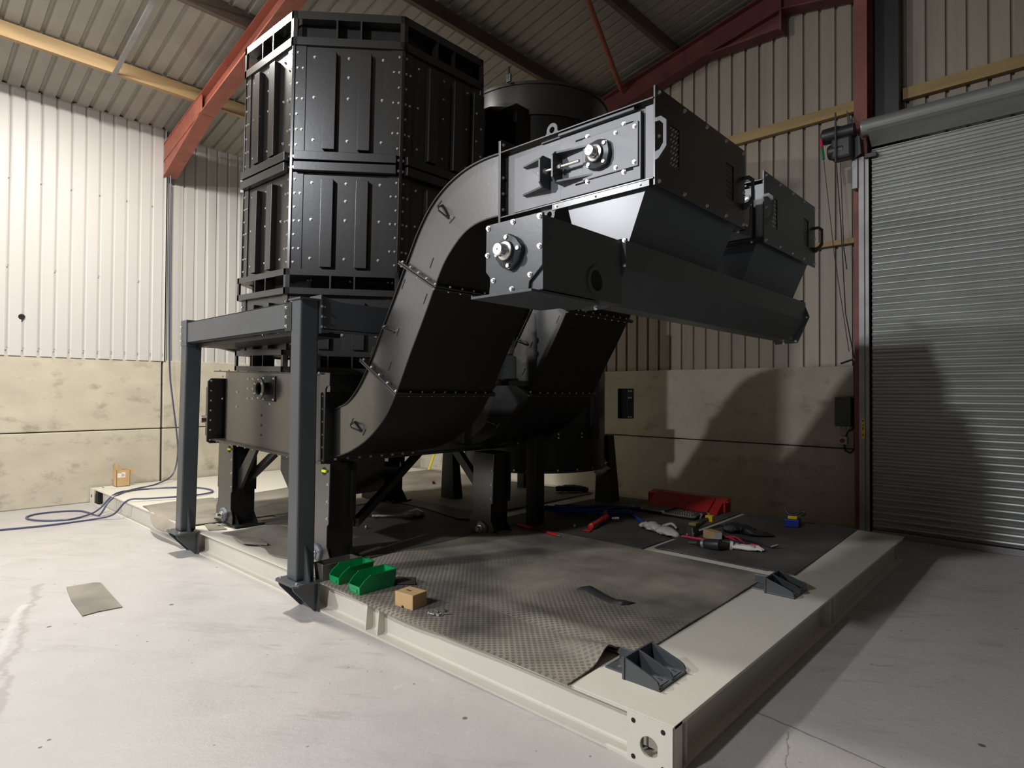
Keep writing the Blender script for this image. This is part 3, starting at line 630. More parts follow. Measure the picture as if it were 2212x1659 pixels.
# ------------------------------------------------------------------ octagonal tower with its tank and legs
TC = (-5.372, 3.574); TR = 1.104
tw = thing('octagonal_tower', (TC[0], TC[1], 0.2), 'tall black octagonal tower with bolted ribbed panels and bright top ring, standing on legs', 'machine')
HF = TR*math.tan(pi/8)
def face(k, R=TR):
    a = -pi/2+k*pi/4; n = Vector((math.cos(a), math.sin(a), 0)); t = Vector((-math.sin(a), math.cos(a), 0))
    return Vector((TC[0], TC[1], 0))+n*R, t, Vector((0, 0, 1)), n
def octo(R): return [(TC[0]+R/math.cos(pi/8)*math.cos(-pi/2+pi/8+k*pi/4), TC[1]+R/math.cos(pi/8)*math.sin(-pi/2+pi/8+k*pi/4)) for k in range(8)]
b = MB(); b.prism(octo(TR-0.05), 'z', 2.50, 4.46); b.build('inner_shell', BLACKM, tw)
b = MB(); b.prism(octo(TR-0.06), 'z', 1.84, 2.36); b.build('inner_shell', BLACKM, tw)
tb, tm = [], []
for (z0, z1, wn) in ((2.545, 3.36, 'l'), (3.53, 4.42, 'u'), (1.86, 2.335, 's')):
    for k in range(8):
        o, t, z, n = face(k); h = HF-0.012; H = z1-z0
        b = MB(); b.obox(o, t, z, n, -h, h, z0, z1, -0.05, -0.012)
        pn = b.build('wall_panel', BLACK, tw, bevel=0.002)
        for u in (-0.145, 0.145):
            r = MB(); zb, zt_ = z0+0.02, z1-0.06
            r.obox(o, t, z, n, u-0.05, u-0.042, zb, zt_, -0.014, 0.03); r.obox(o, t, z, n, u+0.042, u+0.05, zb, zt_, -0.014, 0.03)
            r.obox(o, t, z, n, u-0.05, u+0.05, zb, zt_, 0.03, 0.037); r.build('stiffener', BLACK, pn, bevel=0.002)
        # bolted edge strips
        for sg in (-1, 1):
            r = MB(); r.obox(o, t, z, n, sg*h if sg < 0 else h-0.09, -h+0.09 if sg < 0 else h, z0, z1, -0.013, -0.004); r.build('edge_strip', BLACK, pn)
        rows = (0.12, 0.52, 0.90) if wn != 's' else (0.30,)
        main = tb if k in (0, 1) else tm if k in (2, 7) else None
        if main is not None:
            for u in (-0.285, 0.0, 0.285):
                for f in rows: main.append((o+t*u+z*(z0+H*f)-n*0.012, n, 0.0125))
            if wn != 's': main.append((o+z*(z0+H*0.72)-n*0.012, n, 0.0125))
            nrow = 7 if wn != 's' else 3
            for sg in (-1, 1):
                for j in range(nrow):
                    for c in (0.022, 0.066) if j % 2 else (0.022,):
                        q = (o+t*sg*(h-c)+z*(z0+0.06+(H-0.12)*j/(nrow-1))-n*0.004, n, 0.0095)
                        (tb if (k == 0 and sg < 0) else tm).append(q)
# corner angles
for k in range(8):
    a = -pi/2+pi/8+k*pi/4; d = Vector((math.cos(a), math.sin(a), 0)); c = Vector((TC[0], TC[1], 0))+d*(TR/math.cos(pi/8)); t = Vector((-math.sin(a), math.cos(a), 0))
    b = MB(); b.obox(c, t, (0,0,1), d, -0.014, 0.014, 2.5, 4.42, -0.02, 0.003); b.build('corner_bar', BLACK, tw, bevel=0.003)
def ring(z0, z1, R, bar=0.052, core=0.3):
    rg = MB()
    for k in range(8):
        o, t, z, n = face(k, R); h = R*math.tan(pi/8)
        rg.obox(o, t, z, n, -h, h, z0, z0+bar, -0.09, 0); rg.obox(o, t, z, n, -h, h, z1-bar, z1, -0.09, 0)
        rg.obox(o, t, z, n, -h, -h+0.035, z0, z1, -0.02, 0); rg.obox(o, t, z, n, h-0.035, h, z0, z1, -0.02, 0)
        for u in (-0.10, 0.10): rg.obox(o, t, z, n, u-0.007, u+0.007, z0+bar, z1-bar, -0.09, -0.0)
    r = rg.build('ring_frame', BLACK, tw)
    c = MB(); c.prism(octo(R-core), 'z', z0, z1); c.build('ring_core', BLACKM, r)
ring(4.42, 4.70, TR+0.012, 0.065, 0.1); ring(2.335, 2.545, TR+0.03); ring(1.68, 1.865, TR+0.035, 0.045, 0.45)
b = MB()
for k in range(8):
    o, t, z, n = face(k)
    for a0, a1 in ((3.365, 3.437), (3.453, 3.525)):
        b.obox(o, t, z, n, -HF+0.035, HF-0.035, a0, a1, -0.03, 0.045)
b.build('joint_flange', BLACK, tw, bevel=0.003)
for k in (0, 1, 2):
    o, t, z, n = face(k)
    for u in (-HF+0.02, HF-0.02):
        for zz in (3.40, 3.49): tb.append((o+t*u+z*zz+n*0.0, n, 0.012))
    for u in (-0.37, 0.0, 0.37):
        for zz in (2.385, 2.495): tm.append((o+t*u+z*zz-n*0.26, n, 0.011))
MB().box(TC[0]+TR-0.006, TC[1]+0.34, 2.5, TC[0]+TR+0.03, TC[1]+0.47, 4.35).build('flange_strip', BLACK, tw, bevel=0.003)
tm += [((TC[0]+TR+0.03, TC[1]+0.375+0.06*(j % 2), 2.6+j*0.13), (1, 0, 0), 0.011) for j in range(13)]
MB().prism(octo(TR+0.0), 'z', 4.69, 4.70).build('top_plate', BLACKM, tw)

# horizontal tank under the tower
TY0, TY1, TX0, TX1, TZ0, TZ1 = 2.47, 4.64, -6.36, -4.29, 1.0, 1.665
prof = []
for i in range(9):
    s = i/8; prof.append((lerp(TX0+0.03, TX0+0.30, s), TY0+0.085*(1-sm(s))))
for i in range(9):
    s = i/8; prof.append((lerp(TX1-0.20, TX1, s), TY0+0.05*sm(s)))
prof += [(TX1, TY1), (TX0+0.03, TY1)]
tk = MB().prism(prof, 'z', TZ0, TZ1).build('tank_body', BLACKG, tw, smooth=True, angle=25)
MB().box(TX0-0.02, TY0-0.015, TZ1, TX1+0.03, TY1, TZ1+0.012).build('tank_lid', BLACK, tw, bevel=0.002)
MB().box(TX0-0.0, TY0-0.03, TZ0-0.02, TX1+0.03, TY1, TZ0).build('bottom_flange', BLACK, tw)
b = MB(); b.prism([(2.40, 0.97), (2.43, 0.95), (4.6, 0.95), (4.6, 1.6), (2.43, 1.6), (2.40, 1.57)], 'x', TX0-0.03, TX0-0.005); b.build('end_flange', BLACK, tw, bevel=0.004)
tb += [((TX0-0.005, 2.43, 0.985+0.098*j), (1, 0, 0), 0.012) for j in range(7)]
tm += [((TX0+0.1+0.16*j, TY0-0.015, TZ0-0.02), (0, 0, -1), 0.011) for j in range(12)]
tm += [((TX0+0.1+0.21*j, TY0-0.002, TZ1+0.012), (0, 0, 1), 0.008) for j in range(10)]
tm += [((TX0+0.10, TY0+0.03, z), (0, -1, 0), 0.008) for z in (1.40, 1.62)]+[((-5.85, TY0, z), (0, -1, 0), 0.008) for z in (1.34, 1.48)]
tm += [((x, TY0, z), (0, -1, 0), 0.010) for x in (-5.62, -5.52) for z in (1.43, 1.52, 1.61)]+[((-5.18, TY0, z), (0, -1, 0), 0.010) for z in (1.40, 1.62)]
# inspection port and three plug holes
b = MB(); b.box(-5.30, TY0-0.012, 1.42, -5.08, TY0, 1.64); pt = b.build('port_plate', BLACKM, tw, bevel=0.003)
MB().lathe((-5.22, TY0-0.012, 1.53), (0, -1, 0), [(0.055, 0), (0.05, 0.05), (0.05, 0.065)], 24).build('port_neck', BLACKM, pt, smooth=True)
MB().lathe((-5.22, TY0-0.077, 1.53), (0, -1, 0), [(0.098, 0), (0.098, 0.012), (0.055, 0.012), (0.05, -0.02)], 28).build('port_flange', BLACK, pt, smooth=True)
tb += [((-5.22+0.08*math.cos(a), TY0-0.089, 1.53+0.08*math.sin(a)), (0, -1, 0), 0.009) for a in (0.6, 1.6, 2.6, 3.7, 4.7, 5.7)]
tb += [((x, TY0-0.012, z), (0, -1, 0), 0.011) for x in (-5.285, -5.10) for z in (1.44, 1.62)]
for z in (1.288, 1.201, 1.115): MB().cyl((-5.34, TY0-0.003, z), (-5.34, TY0+0.002, z), 0.012, n=12).build('plug_hole', DARKH, tk)
# tail drive plate at the far left end
b = MB(); b.box(-7.0, 2.62, 0.97, TX0-0.03, 3.5, 1.50); tl = b.build('tail_box', BLACK, tw, bevel=0.004)
bearing(tw, (-6.66, 2.62, 1.17), (0, -1, 0), 0.13, CASTD, 0.04, 0.12)
b = MB(); b.obox((-6.62, 2.63, 1.52), (1,0,0), (0,0,1), (0,1,0), -0.045, 0.045, -0.03, 0.02, 0, 0.012); b.build('lifting_lug', BLACK, tw)
tb += [((-6.66+dx, 2.62, z), (0, -1, 0), 0.012) for dx, z in ((0.18, 1.42), (0.2, 1.05), (-0.1, 1.44), (-0.12, 0.99), (0.0, 1.45))]
# legs
def leg(x0, x1, yf, lever=True, ztop=0.985, foot=True, bear=True, depth=0.22, xb=None):
    xm = (x0+x1)/2; p = MB()
    p.prism([(x0, ztop), (x1, ztop), (x1, 0.53), (x1-0.02, 0.51), (x1-0.02, 0.36), (x1+0.02, 0.29), (x1+0.02, 0.205), (x0-0.03, 0.205), (x0-0.03, 0.34), (x0+0.01, 0.40), (x0+0.01, 0.52), (x0-0.01, 0.54)], 'y', yf-0.012, yf)
    pl = p.build('leg', BLACKG, tw, bevel=0.003)
    q = MB(); q.box(x0+0.02, yf, 0.21, x1-0.025, yf+depth, ztop); q.box(x1-0.03, yf+depth-0.03, 0.53, x1+0.01, yf+depth, ztop)
    q.box(x0-0.05, yf-0.02, 0.203, x1+0.10, yf+depth+0.05, 0.215)
    q.prism([(x1-0.025, 0.215), (x1+0.09, 0.215), (x1-0.025, 0.34)], 'y', yf+0.02, yf+0.03); q.prism([(x1-0.025, 0.215), (x1+0.09, 0.215), (x1-0.025, 0.34)], 'y', yf+depth-0.02, yf+depth-0.01)
    q.build('leg_box', BLACKM, pl)
    if lever:
        MB().lathe((x1-0.075, yf-0.0125, 0.925), (0, -1, 0), [(0.032, 0), (0.032, 0.001)], 20).build('oval_slot', DARKH, pl).scale = (1, 1, 1)
        MB().box(x1-0.09, yf-0.03, 0.918, x1-0.03, yf-0.012, 0.938).build('yellow_lever', LIME, pl, bevel=0.005)
    if bear: bearing(tw, (xm+0.01, yf-0.012, 0.285), (0, -1, 0), 0.062, CAST, 0.024, 0.045)
    return [((x1-0.015, yf-0.012, z), (0, -1, 0), 0.011) for z in (0.57, 0.70, 0.83)]
tb += leg(-6.24, -5.915, 2.48); tb += leg(-4.50, -4.18, 2.48); tb += leg(-4.19, -3.93, 4.00, lever=False)
leg(-6.22, -5.92, 4.28, lever=False, bear=False)
b = MB(); b.obox((-5.93, 2.60, 0.62), Vector((0.62, 0, 0.36)).normalized(), (0, 1, 0), Vector((-0.36, 0, 0.62)).normalized(), 0, 0.72, 0, 0.05, -0.03, 0.03); b.build('brace', BLACK, tw)
b = MB(); b.obox((-4.20, 2.72, 0.50), Vector((-0.3, 0.8, 0.42)).normalized(), Vector((0.8, 0.3, 0)).normalized(), (0, 0, 1), 0, 1.25, -0.02, 0.03, -0.03, 0.04); b.build('brace', BLACK, tw)
b = MB(); b.obox((-4.10, 4.05, 0.56), Vector((-0.55, 0, 0.5)).normalized(), (0, 1, 0), Vector((0.5, 0, 0.55)).normalized(), 0, 0.62, 0, 0.06, -0.04, 0.04); b.build('brace', BLACK, tw)
MB().prism([(-5.62, 1.0), (-5.5, 1.0), (-5.86, 0.56), (-5.9, 0.56), (-5.9, 0.72)], 'y', 2.52, 2.55).build('leg_web', BLACK, tw)
b = MB(); b.prism([(-5.12, 1.0), (-4.5, 1.0), (-4.5, 0.66), (-4.95, 0.66), (-5.12, 0.82)], 'y', 2.55, 3.2); b.build('outlet_hopper', BLACK, tw)
b = MB(); b.box(-5.9, 3.9, 0.30, -5.55, 4.15, 0.62); b.cyl((-5.5, 3.6, 0.72), (-5.2, 3.9, 0.72), 0.06); b.cyl((-5.75, 3.5, 0.6), (-5.55, 3.8, 0.6), 0.12); b.build('pump_drive', BLACKM, tw, bevel=0.01)
cam_p = Vector((0, 0, 1.5))
tb.sort(key=lambda q: (Vector(q[0])-cam_p).length)
bolts(tw, tb[:88]); bolt_mass(tw, tm+tb[88:], 0.0105)
# upper corner plate piece (light strip) beside the near leg
b = MB(); b.prism([(-4.335, 1.68), (-4.19, 1.68), (-4.19, 1.585), (-4.235, 1.575), (-4.25, 1.555), (-4.25, 0.99), (-4.335, 0.99)], 'y', 2.455, 2.47); b.build('corner_plate', BLACK, tw, bevel=0.002)
tw.rotation_euler = (0, 0.03, 0)

# ------------------------------------------------------------------ round tank behind
rt = thing('round_tank', (-4.80, 5.60, 0.2), 'big black cylindrical tank behind the conveyors, with motor on its lid', 'tank')
MB().lathe((-4.80, 5.60, 0.66), (0, 0, 1), [(0.84, 0), (0.84, 3.9)], 72).build('shell', BLACKM, rt, smooth=True, angle=40)
MB().lathe((-4.80, 5.60, 4.50), (0, 0, 1), [(0.86, 0), (0.86, 0.33), (0.875, 0.33), (0.875, 0.36), (0.82, 0.37)], 72).build('rim_band', BLACK, rt, smooth=True, angle=40)
MB().lathe((-4.80, 5.60, 0.64), (0, 0, 1), [(0.865, 0), (0.865, 0.02), (0.84, 0.02)], 72).build('bottom_flange', BLACK, rt, smooth=True, angle=40)
for (x, y, a) in ((-3.93, 5.62, 0.0), (-4.05, 4.92, 0)):
    MB().box(x-0.03, y-0.05, 1.0, x+0.02, y+0.05, 3.0).build('seam_strip', BLACKM, rt)
def rleg(x0, y0, x1, y1, top=1.0, taper=True):
    b = MB(); d = 0.16
    if taper: b.hexa([(x0,y0,0.206),(x1,y0,0.206),(x1,y1,0.206),(x0,y1,0.206),(x0+0.02,y0+0.02,top),(x1-0.06,y0+0.02,top),(x1-0.06,y1-0.04,top),(x0+0.02,y1-0.04,top)])
    else: b.box(x0, y0, 0.206, x1, y1, top)
    return b.build('leg', BLACKM, rt, bevel=0.004)
rleg(-3.98, 4.52, -3.86, 4.66, 1.25, False); rleg(-5.76, 4.95, -5.52, 5.1, 0.95); rleg(-4.28, 6.12, -4.04, 6.30, 1.0); rleg(-5.62, 6.2, -5.5, 6.3, 0.9, False)
rb_ = [((-4.80+0.85*math.cos(a), 5.6+0.85*math.sin(a), 0.67), (math.cos(a), math.sin(a), 0), 0.011) for a in [(-1.4+0.28*i) for i in range(10)]]
rb_ += [((-4.80+0.845*math.cos(a), 5.6+0.845*math.sin(a), z), (math.cos(a), math.sin(a), 0), 0.010) for a in (-0.55, -0.2, 0.15, 0.5) for z in (1.02, 1.06)]
bolts(rt, rb_)
MB().box(-4.06, 6.28, 1.20, -3.92, 6.42, 1.56).build('bracket_plate', BLACKM, rt, bevel=0.004)
bolts(rt, [((-3.92, 6.30+0.05*i, z), (1, 0, 0), 0.012) for i in (0, 1) for z in (1.53, 1.45, 1.22)])
mt_ = MB(); d = Vector((0.45, 0.35, 0.32)).normalized(); mt_.lathe((-5.0, 5.25, 4.93), d, [(0.05, 0), (0.09, 0.02), (0.09, 0.36), (0.075, 0.38), (0.075, 0.46)], 20); mt_.build('lid_motor', BLACK, rt, smooth=True)
MB().lathe((-5.02, 5.02, 4.86), (0, 0, 1), [(0.06, 0), (0.06, 0.11), (0.075, 0.11), (0.075, 0.14), (0.03, 0.16)], 16).build('lid_valve', CASTD, rt, smooth=True)
for (x, y) in ((-5.3, 4.86), (-4.45, 4.74)):
    b = MB(); b.box(x-0.03, y-0.01, 4.84, x+0.03, y+0.01, 4.92); b.cyl((x, y, 4.86), (x, y, 5.0), 0.012, n=8); b.build('lid_clamp', BLACK, rt)
b = MB(); b.box(-4.9, 5.3, 4.86, -4.5, 5.6, 4.98); b.build('gearbox', BLACKM, rt, bevel=0.02)
# connecting duct between tower and tank
MB().box(-4.62, 4.70, 2.3, -4.30, 4.95, 4.55).build('duct_box', BLACKM, rt, bevel=0.004)
gm = thing('gear_motor', (-3.44, 3.67, 1.6), 'grey gear motor half hidden in the gap between the two swan neck conveyors', 'motor')
MB().lathe((-3.47, 3.67, 1.60), (0, 0, 1), [(0.06, 0), (0.095, 0.02), (0.095, 0.20), (0.06, 0.22)], 20).build('gearbox', CAST, gm, smooth=True)
MB().lathe((-3.44, 3.67, 1.82), (0, 0, 1), [(0.05, 0), (0.055, 0.02), (0.055, 0.08), (0.07, 0.085), (0.07, 0.105), (0.055, 0.11), (0.055, 0.19), (0.07, 0.195), (0.07, 0.215), (0.05, 0.22), (0.04, 0.42)], 20).build('motor_body', CAST, gm, smooth=True)
MB().box(-3.56, 3.60, 1.56, -3.36, 3.855, 1.60).build('mounting_plate', BLACK, gm, bevel=0.003)

# ------------------------------------------------------------------ swan neck conveyors
def catmull(pts, per=6):
    out = []; n = len(pts)
    for i in range(n-1):
        p0, p1, p2, p3 = pts[max(i-1, 0)], pts[i], pts[i+1], pts[min(i+2, n-1)]
        for k in range(per):
            t = k/per
            out.append(tuple(0.5*((2*p1[j])+(-p0[j]+p2[j])*t+(2*p0[j]-5*p1[j]+4*p2[j]-p3[j])*t*t+(-p0[j]+3*p1[j]-3*p2[j]+p3[j])*t**3) for j in (0, 1)))
    return out+[pts[-1]]
def resample(p, n):
    L = [0]
    for i in range(1, len(p)): L.append(L[-1]+math.dist(p[i], p[i-1]))
    out = []; j = 0
    for i in range(n):
        s = L[-1]*i/(n-1)
        while j < len(L)-2 and L[j+1] < s: j += 1
        t = (s-L[j])/max(L[j+1]-L[j], 1e-9); out.append((lerp(p[j][0], p[j+1][0], t), lerp(p[j][1], p[j+1][1], t)))
    return out
OUT = [(-4.25,1.367),(-4.16,1.368),(-4.07,1.378),(-3.944,1.413),(-3.824,1.495),(-3.712,1.615),(-3.63,1.73),(-3.50,1.93),(-3.33,2.195),(-3.213,2.385),(-3.115,2.536),(-3.0,2.667),(-2.863,2.762),(-2.70,2.825),(-2.531,2.852),(-2.37,2.852)]
INN = [(-4.25,1.012),(-4.16,1.013),(-4.05,1.026),(-3.895,1.068),(-3.72,1.142),(-3.58,1.229),(-3.461,1.33),(-3.375,1.437),(-3.305,1.55),(-3.19,1.753),(-3.045,1.993),(-2.935,2.187),(-2.862,2.30),(-2.78,2.385),(-2.69,2.452),(-2.592,2.492),(-2.484,2.506),(-2.37,2.506)]
def conveyor(label):
    c1 = 2.48; W = 0.87; cv = thing('swan_neck_conveyor', (-4.2, c1+W/2, 1.0), label, 'conveyor', 'swan neck conveyors')
    N = 72; o_ = resample(catmull(OUT), N); i_ = resample(catmull(INN), N)
    yb = lambda x: 0.075*(1-sm((x+4.25)/0.24))
    b = MB(); vs = []; M_ = 5
    for k in range(M_+1):
        t = k/M_
        for a, c in zip(o_, i_):
            x, z = lerp(a[0], c[0], t), lerp(a[1], c[1], t); vs.append((x, c1+yb(x), z))
    fs = [(k*N+i, k*N+i+1, (k+1)*N+i+1, (k+1)*N+i) for k in range(M_) for i in range(N-1)]
    b.add(vs, fs); b.add([(x, c1+W-yb(x), z) for x, y, z in vs], fs)
    b.build('side_cheek', BLACKG, cv, smooth=True, angle=60)
    for nm, pl, sg in (('outer_sheet', o_, 1), ('inner_sheet', i_, -1)):
        b = MB(); vs = []
        for i, (x, z) in enumerate(pl):
            p, q = pl[max(i-1, 0)], pl[min(i+1, N-1)]; tx, tz = q[0]-p[0], q[1]-p[1]; L = math.hypot(tx, tz); nx, nz = -tz/L*sg, tx/L*sg
            ya, ybk = c1-0.012+yb(x), c1+W+0.012-yb(x)
            vs += [(x, ya, z), (x+nx*0.008, ya, z+nz*0.008), (x+nx*0.008, ybk, z+nz*0.008), (x, ybk, z)]
        fs = [(i*4+j, i*4+(j+1) % 4, (i+1)*4+(j+1) % 4, (i+1)*4+j) for i in range(N-1) for j in range(4)]
        b.add(vs, fs); b.build(nm, BLACKM, cv, smooth=True, angle=40)
    bl = []
    # boot flange against the tank
    b = MB(); b.prism([(2.44, 0.965), (2.455, 0.95), (c1+W+0.04, 0.95), (c1+W+0.04, 1.5), (2.455, 1.5), (2.44, 1.485)], 'x', -4.262, -4.248); b.build('boot_flange', BLACK, cv, bevel=0.003)
    bl += [((-4.248, 2.462, 0.975+0.098*j), (1, 0, 0), 0.012) for j in range(6)]+[((-4.248, 2.462+0.108*j, 0.972), (1, 0, 0), 0.012) for j in range(1, 9)]
    for (O, I) in (((-3.239, 2.334), (-2.94, 2.167)), ((-3.682, 1.703), (-3.338, 1.501))):
        L = math.dist(O, I); e = Vector(((I[0]-O[0])/L, 0, (I[1]-O[1])/L)); a = Vector((-e.z, 0, e.x)); o3 = Vector((O[0], c1, O[1]))
        for w0, w1 in ((-0.013, -0.002), (0.002, 0.013)):
            b = MB(); b.obox(o3, e, (0, 1, 0), a, -0.055, L+0.04, -0.04, W+0.04, w0, w1); b.build('joint_flange', BLACK, cv, bevel=0.002)
        for j in range(5):
            p = o3+e*(-0.03+(L+0.04)*j/4)+Vector((0, -0.022, 0)); bl.append((p+a*0.013, a, 0.011)); 
            if j % 2 == 0: bl.append((p-a*0.013, -a, 0.010))
        for j in range(8):
            p = o3+e*(L+0.022)+Vector((0, 0.09+0.102*j, 0)); bl.append((p+a*0.013, a, 0.010)); bl.append((p-a*0.013, -a, 0.010))
    # weld tabs beside the flanges and triangular lifting eyes on the cheek
    for (x, z, ang) in ((-2.86, 2.62, 0.55), (-3.42, 1.93, 1.05), (-3.80, 1.25, 0.9)):
        d = Vector((math.cos(ang), 0, math.sin(ang))); e = Vector((d.z, 0, -d.x)); p = Vector((x, c1, z))
        b = MB(); q = [p-e*0.055, p-e*0.02+Vector((0, -0.055, 0)), p+e*0.005+Vector((0, -0.06, 0)), p+e*0.055]
        b.tube(q, 0.006, 8); b.obox(p, e, (0, 1, 0), d, -0.055, 0.055, -0.012, 0, -0.006, 0.006); b.build('lifting_eye', BLACK, cv, smooth=True, angle=40)
        for s_ in (-1, 1):
            b = MB(); b.obox(p+e*0.085*s_+d*0.02*s_, d, (0, 1, 0), e, -0.028, 0.028, -0.004, 0, -0.005, 0.005); b.build('weld_tab', BLACK, cv, bevel=0.002)
    for (x, z) in ((-3.20, 2.41), (-2.99, 2.32), (-3.28, 2.22), (-3.05, 2.10), (-3.63, 1.79), (-3.42, 1.68)):
        d = Vector((0.488, 0, 0.873)); b = MB(); b.obox((x, c1, z), d, (0, 1, 0), (d.z, 0, -d.x), -0.035, 0.035, -0.003, 0, -0.003, 0.003); b.build('weld_tab', BLACK, cv)
    # head box
    W = 0.98
    hd = MB().box(-2.37, c1+0.012, 2.485, -1.40, c1+W, 2.845).build('head_box', BLACK, cv)
    MB().box(-2.37, c1-0.028, 2.845, -1.40, c1+W+0.03, 2.853).build('top_lip', BLACK, cv, bevel=0.0015)
    b = MB(); b.box(-2.37, c1-0.028, 2.478, -1.40, c1+W+0.03, 2.486); b.box(-1.99, c1-0.028, 2.448, -1.42, c1-0.02, 2.478); b.build('bottom_lip', BLACK, cv, bevel=0.0015)
    b = MB(); b.prism([(c1-0.03, 2.43), (c1-0.018, 2.42), (c1+W+0.018, 2.42), (c1+W+0.03, 2.43), (c1+W+0.03, 2.915), (c1+W+0.018, 2.925), (c1-0.018, 2.925), (c1-0.03, 2.915)], 'x', -2.378, -2.36); b.build('head_flange', BLACK, cv, bevel=0.003)
    bl += [((-2.36, c1-0.008, z), (1, 0, 0), 0.010) for z in (2.45, 2.53, 2.62, 2.71, 2.895)]+[((-2.378, c1-0.012, z), (-1, 0, 0), 0.009) for z in (2.54, 2.79)]
    MB().box(-2.28, c1, 2.50, -1.95, c1+0.012, 2.80).build('side_plate', SIDEP, cv)
    b = MB(); b.box(-1.455, c1-0.002, 2.495, -1.405, c1+0.012, 2.83); b.build('side_plate', SIDEP, cv)
    b = MB(); b.box(-1.95, c1-0.012, 2.497, -1.475, c1+0.012, 2.815); b.build('slider_plate', SIDEP, cv, bevel=0.002)
    MB().box(-1.80, c1-0.02, 2.56, -1.485, c1-0.012, 2.77).build('bearing_plate', SIDEP, cv, bevel=0.002)
    for z in (2.775, 2.553):
        b = MB(); b.box(-1.85, c1-0.0135, z-0.004, -1.785, c1-0.012, z+0.004); b.box(-1.58, c1-0.0135, z-0.004, -1.515, c1-0.012, z+0.004); b.build('adjusting_slot', DARKH, cv)
    MB().box(-1.95, c1-0.03, 2.822, -1.50, c1, 2.836).build('guide_bar', CHARC, cv, bevel=0.002)
    bl += [((x, c1-0.012, z), (0, -1, 0), 0.0125) for x, z in ((-1.775, 2.777), (-1.565, 2.777), (-1.565, 2.55), (-1.775, 2.553))]
    bl += [((x, c1-0.02, z), (0, -1, 0), 0.0105) for x, z in ((-1.503, 2.747), (-1.607, 2.746), (-1.504, 2.58), (-1.606, 2.579))]
    bearing(cv, (-1.70, c1-0.02, 2.662), (0, -1, 0), 0.072, CASTD, 0.026, 0.055, rot=0.75)
    # take up screw brackets
    def ubracket(x, x2, zc, hh, sg):
        b = MB(); yo = c1-0.085
        b.prism([(yo, zc-hh+0.025), (yo+0.025, zc-hh), (c1, zc-hh), (c1, zc+hh), (yo+0.025, zc+hh), (yo, zc+hh-0.025)], 'x', x-0.005, x+0.005)
        for zz in (zc-hh+0.006, zc+hh-0.006):
            b.prism([(x, yo+0.025), (x2, c1-0.02), (x2, c1), (x, c1)], 'z', zz-0.005, zz+0.005)
        return b.build('take_up_bracket', CHARC, cv)
    ubracket(-2.03, -2.20, 2.652, 0.083, -1); ubracket(-1.945, -1.74, 2.655, 0.08, 1)
    sc = MB(); sc.cyl((-2.06, c1-0.05, 2.653), (-1.80, c1-0.05, 2.653), 0.008, n=12); so = sc.build('take_up_screw', ZINC, cv, smooth=True)
    for x in (-2.022, -1.955, -1.92):
        b = MB(); b.cyl((x-0.007, c1-0.05, 2.653), (x+0.007, c1-0.05, 2.653), 0.0155, n=6); b.build('nut', ZINC, so)
    b = MB(); b.cyl((-2.045, c1-0.05, 2.653), (-2.06, c1-0.05, 2.653), 0.014, n=6); b.build('nut', ZINC, so)
    # lugs
    def lug(x, z, up):
        b = MB(); n = 20; vs = []; r0, r1 = 0.017, 0.036
        for y in (c1+0.0, c1+0.010):
            vs += [(x+r0*math.cos(2*pi*i/n), y, z+r0*math.sin(2*pi*i/n)) for i in range(n)]+[(x+r1*math.cos(2*pi*i/n), y, z+r1*math.sin(2*pi*i/n)) for i in range(n)]
        fs = []
        for i in range(n):
            j = (i+1) % n; fs += [(i, j, n+j, n+i), (2*n+i, 3*n+i, 3*n+j, 2*n+j), (n+i, n+j, 3*n+j, 3*n+i), (i, 2*n+i, 2*n+j, j)]
        b.add(vs, fs)
        b.prism([(x-0.075, z-up*0.055), (x+0.065, z-up*0.055), (x+0.036, z-up*0.008), (x+0.022, z-up*0.022), (x-0.022, z-up*0.022), (x-0.036, z-up*0.008)], 'y', c1, c1+0.010)
        return b.build('lifting_lug', CHARC, cv)
    lug(-2.015, 2.885, 1); lug(-2.03, 2.44, -1)
    # guard plate over the head, with two mesh windows and two handles
    ga = c1-0.022; gb_ = c1+W+0.02; gp = MB(); x0, x1 = -1.403, -1.395
    for (y0, y1, z0, z1) in ((ga, 2.60, 2.45, 2.905), (2.692, 3.223, 2.45, 2.905), (3.328, gb_, 2.45, 2.905), (2.60, 2.692, 2.45, 2.575), (2.60, 2.692, 2.77, 2.905), (3.223, 3.328, 2.45, 2.575), (3.223, 3.328, 2.77, 2.905)):
        gp.box(x0, y0, z0, x1, y1, z1)
    gd = gp.build('guard_plate', BLACK, cv)
    for y0 in (2.60, 3.223):
        mb = MB(); 
        for j in range(7):
            for i in range(4):
                yc, zc = y0+0.012+0.026*i+0.013*(j % 2), 2.59+0.028*j
                if yc < y0+0.10: mb.obox((-1.402, yc, zc), (0, 0.8, 0.6), (0, -0.6, 0.8), (1, 0, 0), -0.012, 0.012, -0.003, 0.003, -0.003, 0.003)
        mb.build('mesh_window', ZINC if y0 < 3 else BLACKM, gd)
    for yh in (c1-0.018, c1+W+0.014):
        b = MB(); q = [(-1.395, 2.755), (-1.365, 2.755), (-1.337, 2.73), (-1.337, 2.612), (-1.378, 2.565), (-1.395, 2.56), (-1.395, 2.60), (-1.372, 2.605), (-1.354, 2.63), (-1.354, 2.715), (-1.372, 2.735), (-1.395, 2.735)]
        b.prism(q, 'y', yh-0.005, yh+0.005); b.build('handle', CHARC, gd, bevel=0.001)
    bl += [((x1, y, z), (1, 0, 0), 0.011) for y in (2.492, 2.74, 2.985, 3.22, 3.455) for z in (2.473, 2.882)]+[((x1, 3.46, 2.66), (1, 0, 0), 0.011), ((x1, 2.49, 2.68), (1, 0, 0), 0.010)]
    # discharge hopper
    b = MB(); z0, z1 = 2.20, 2.478
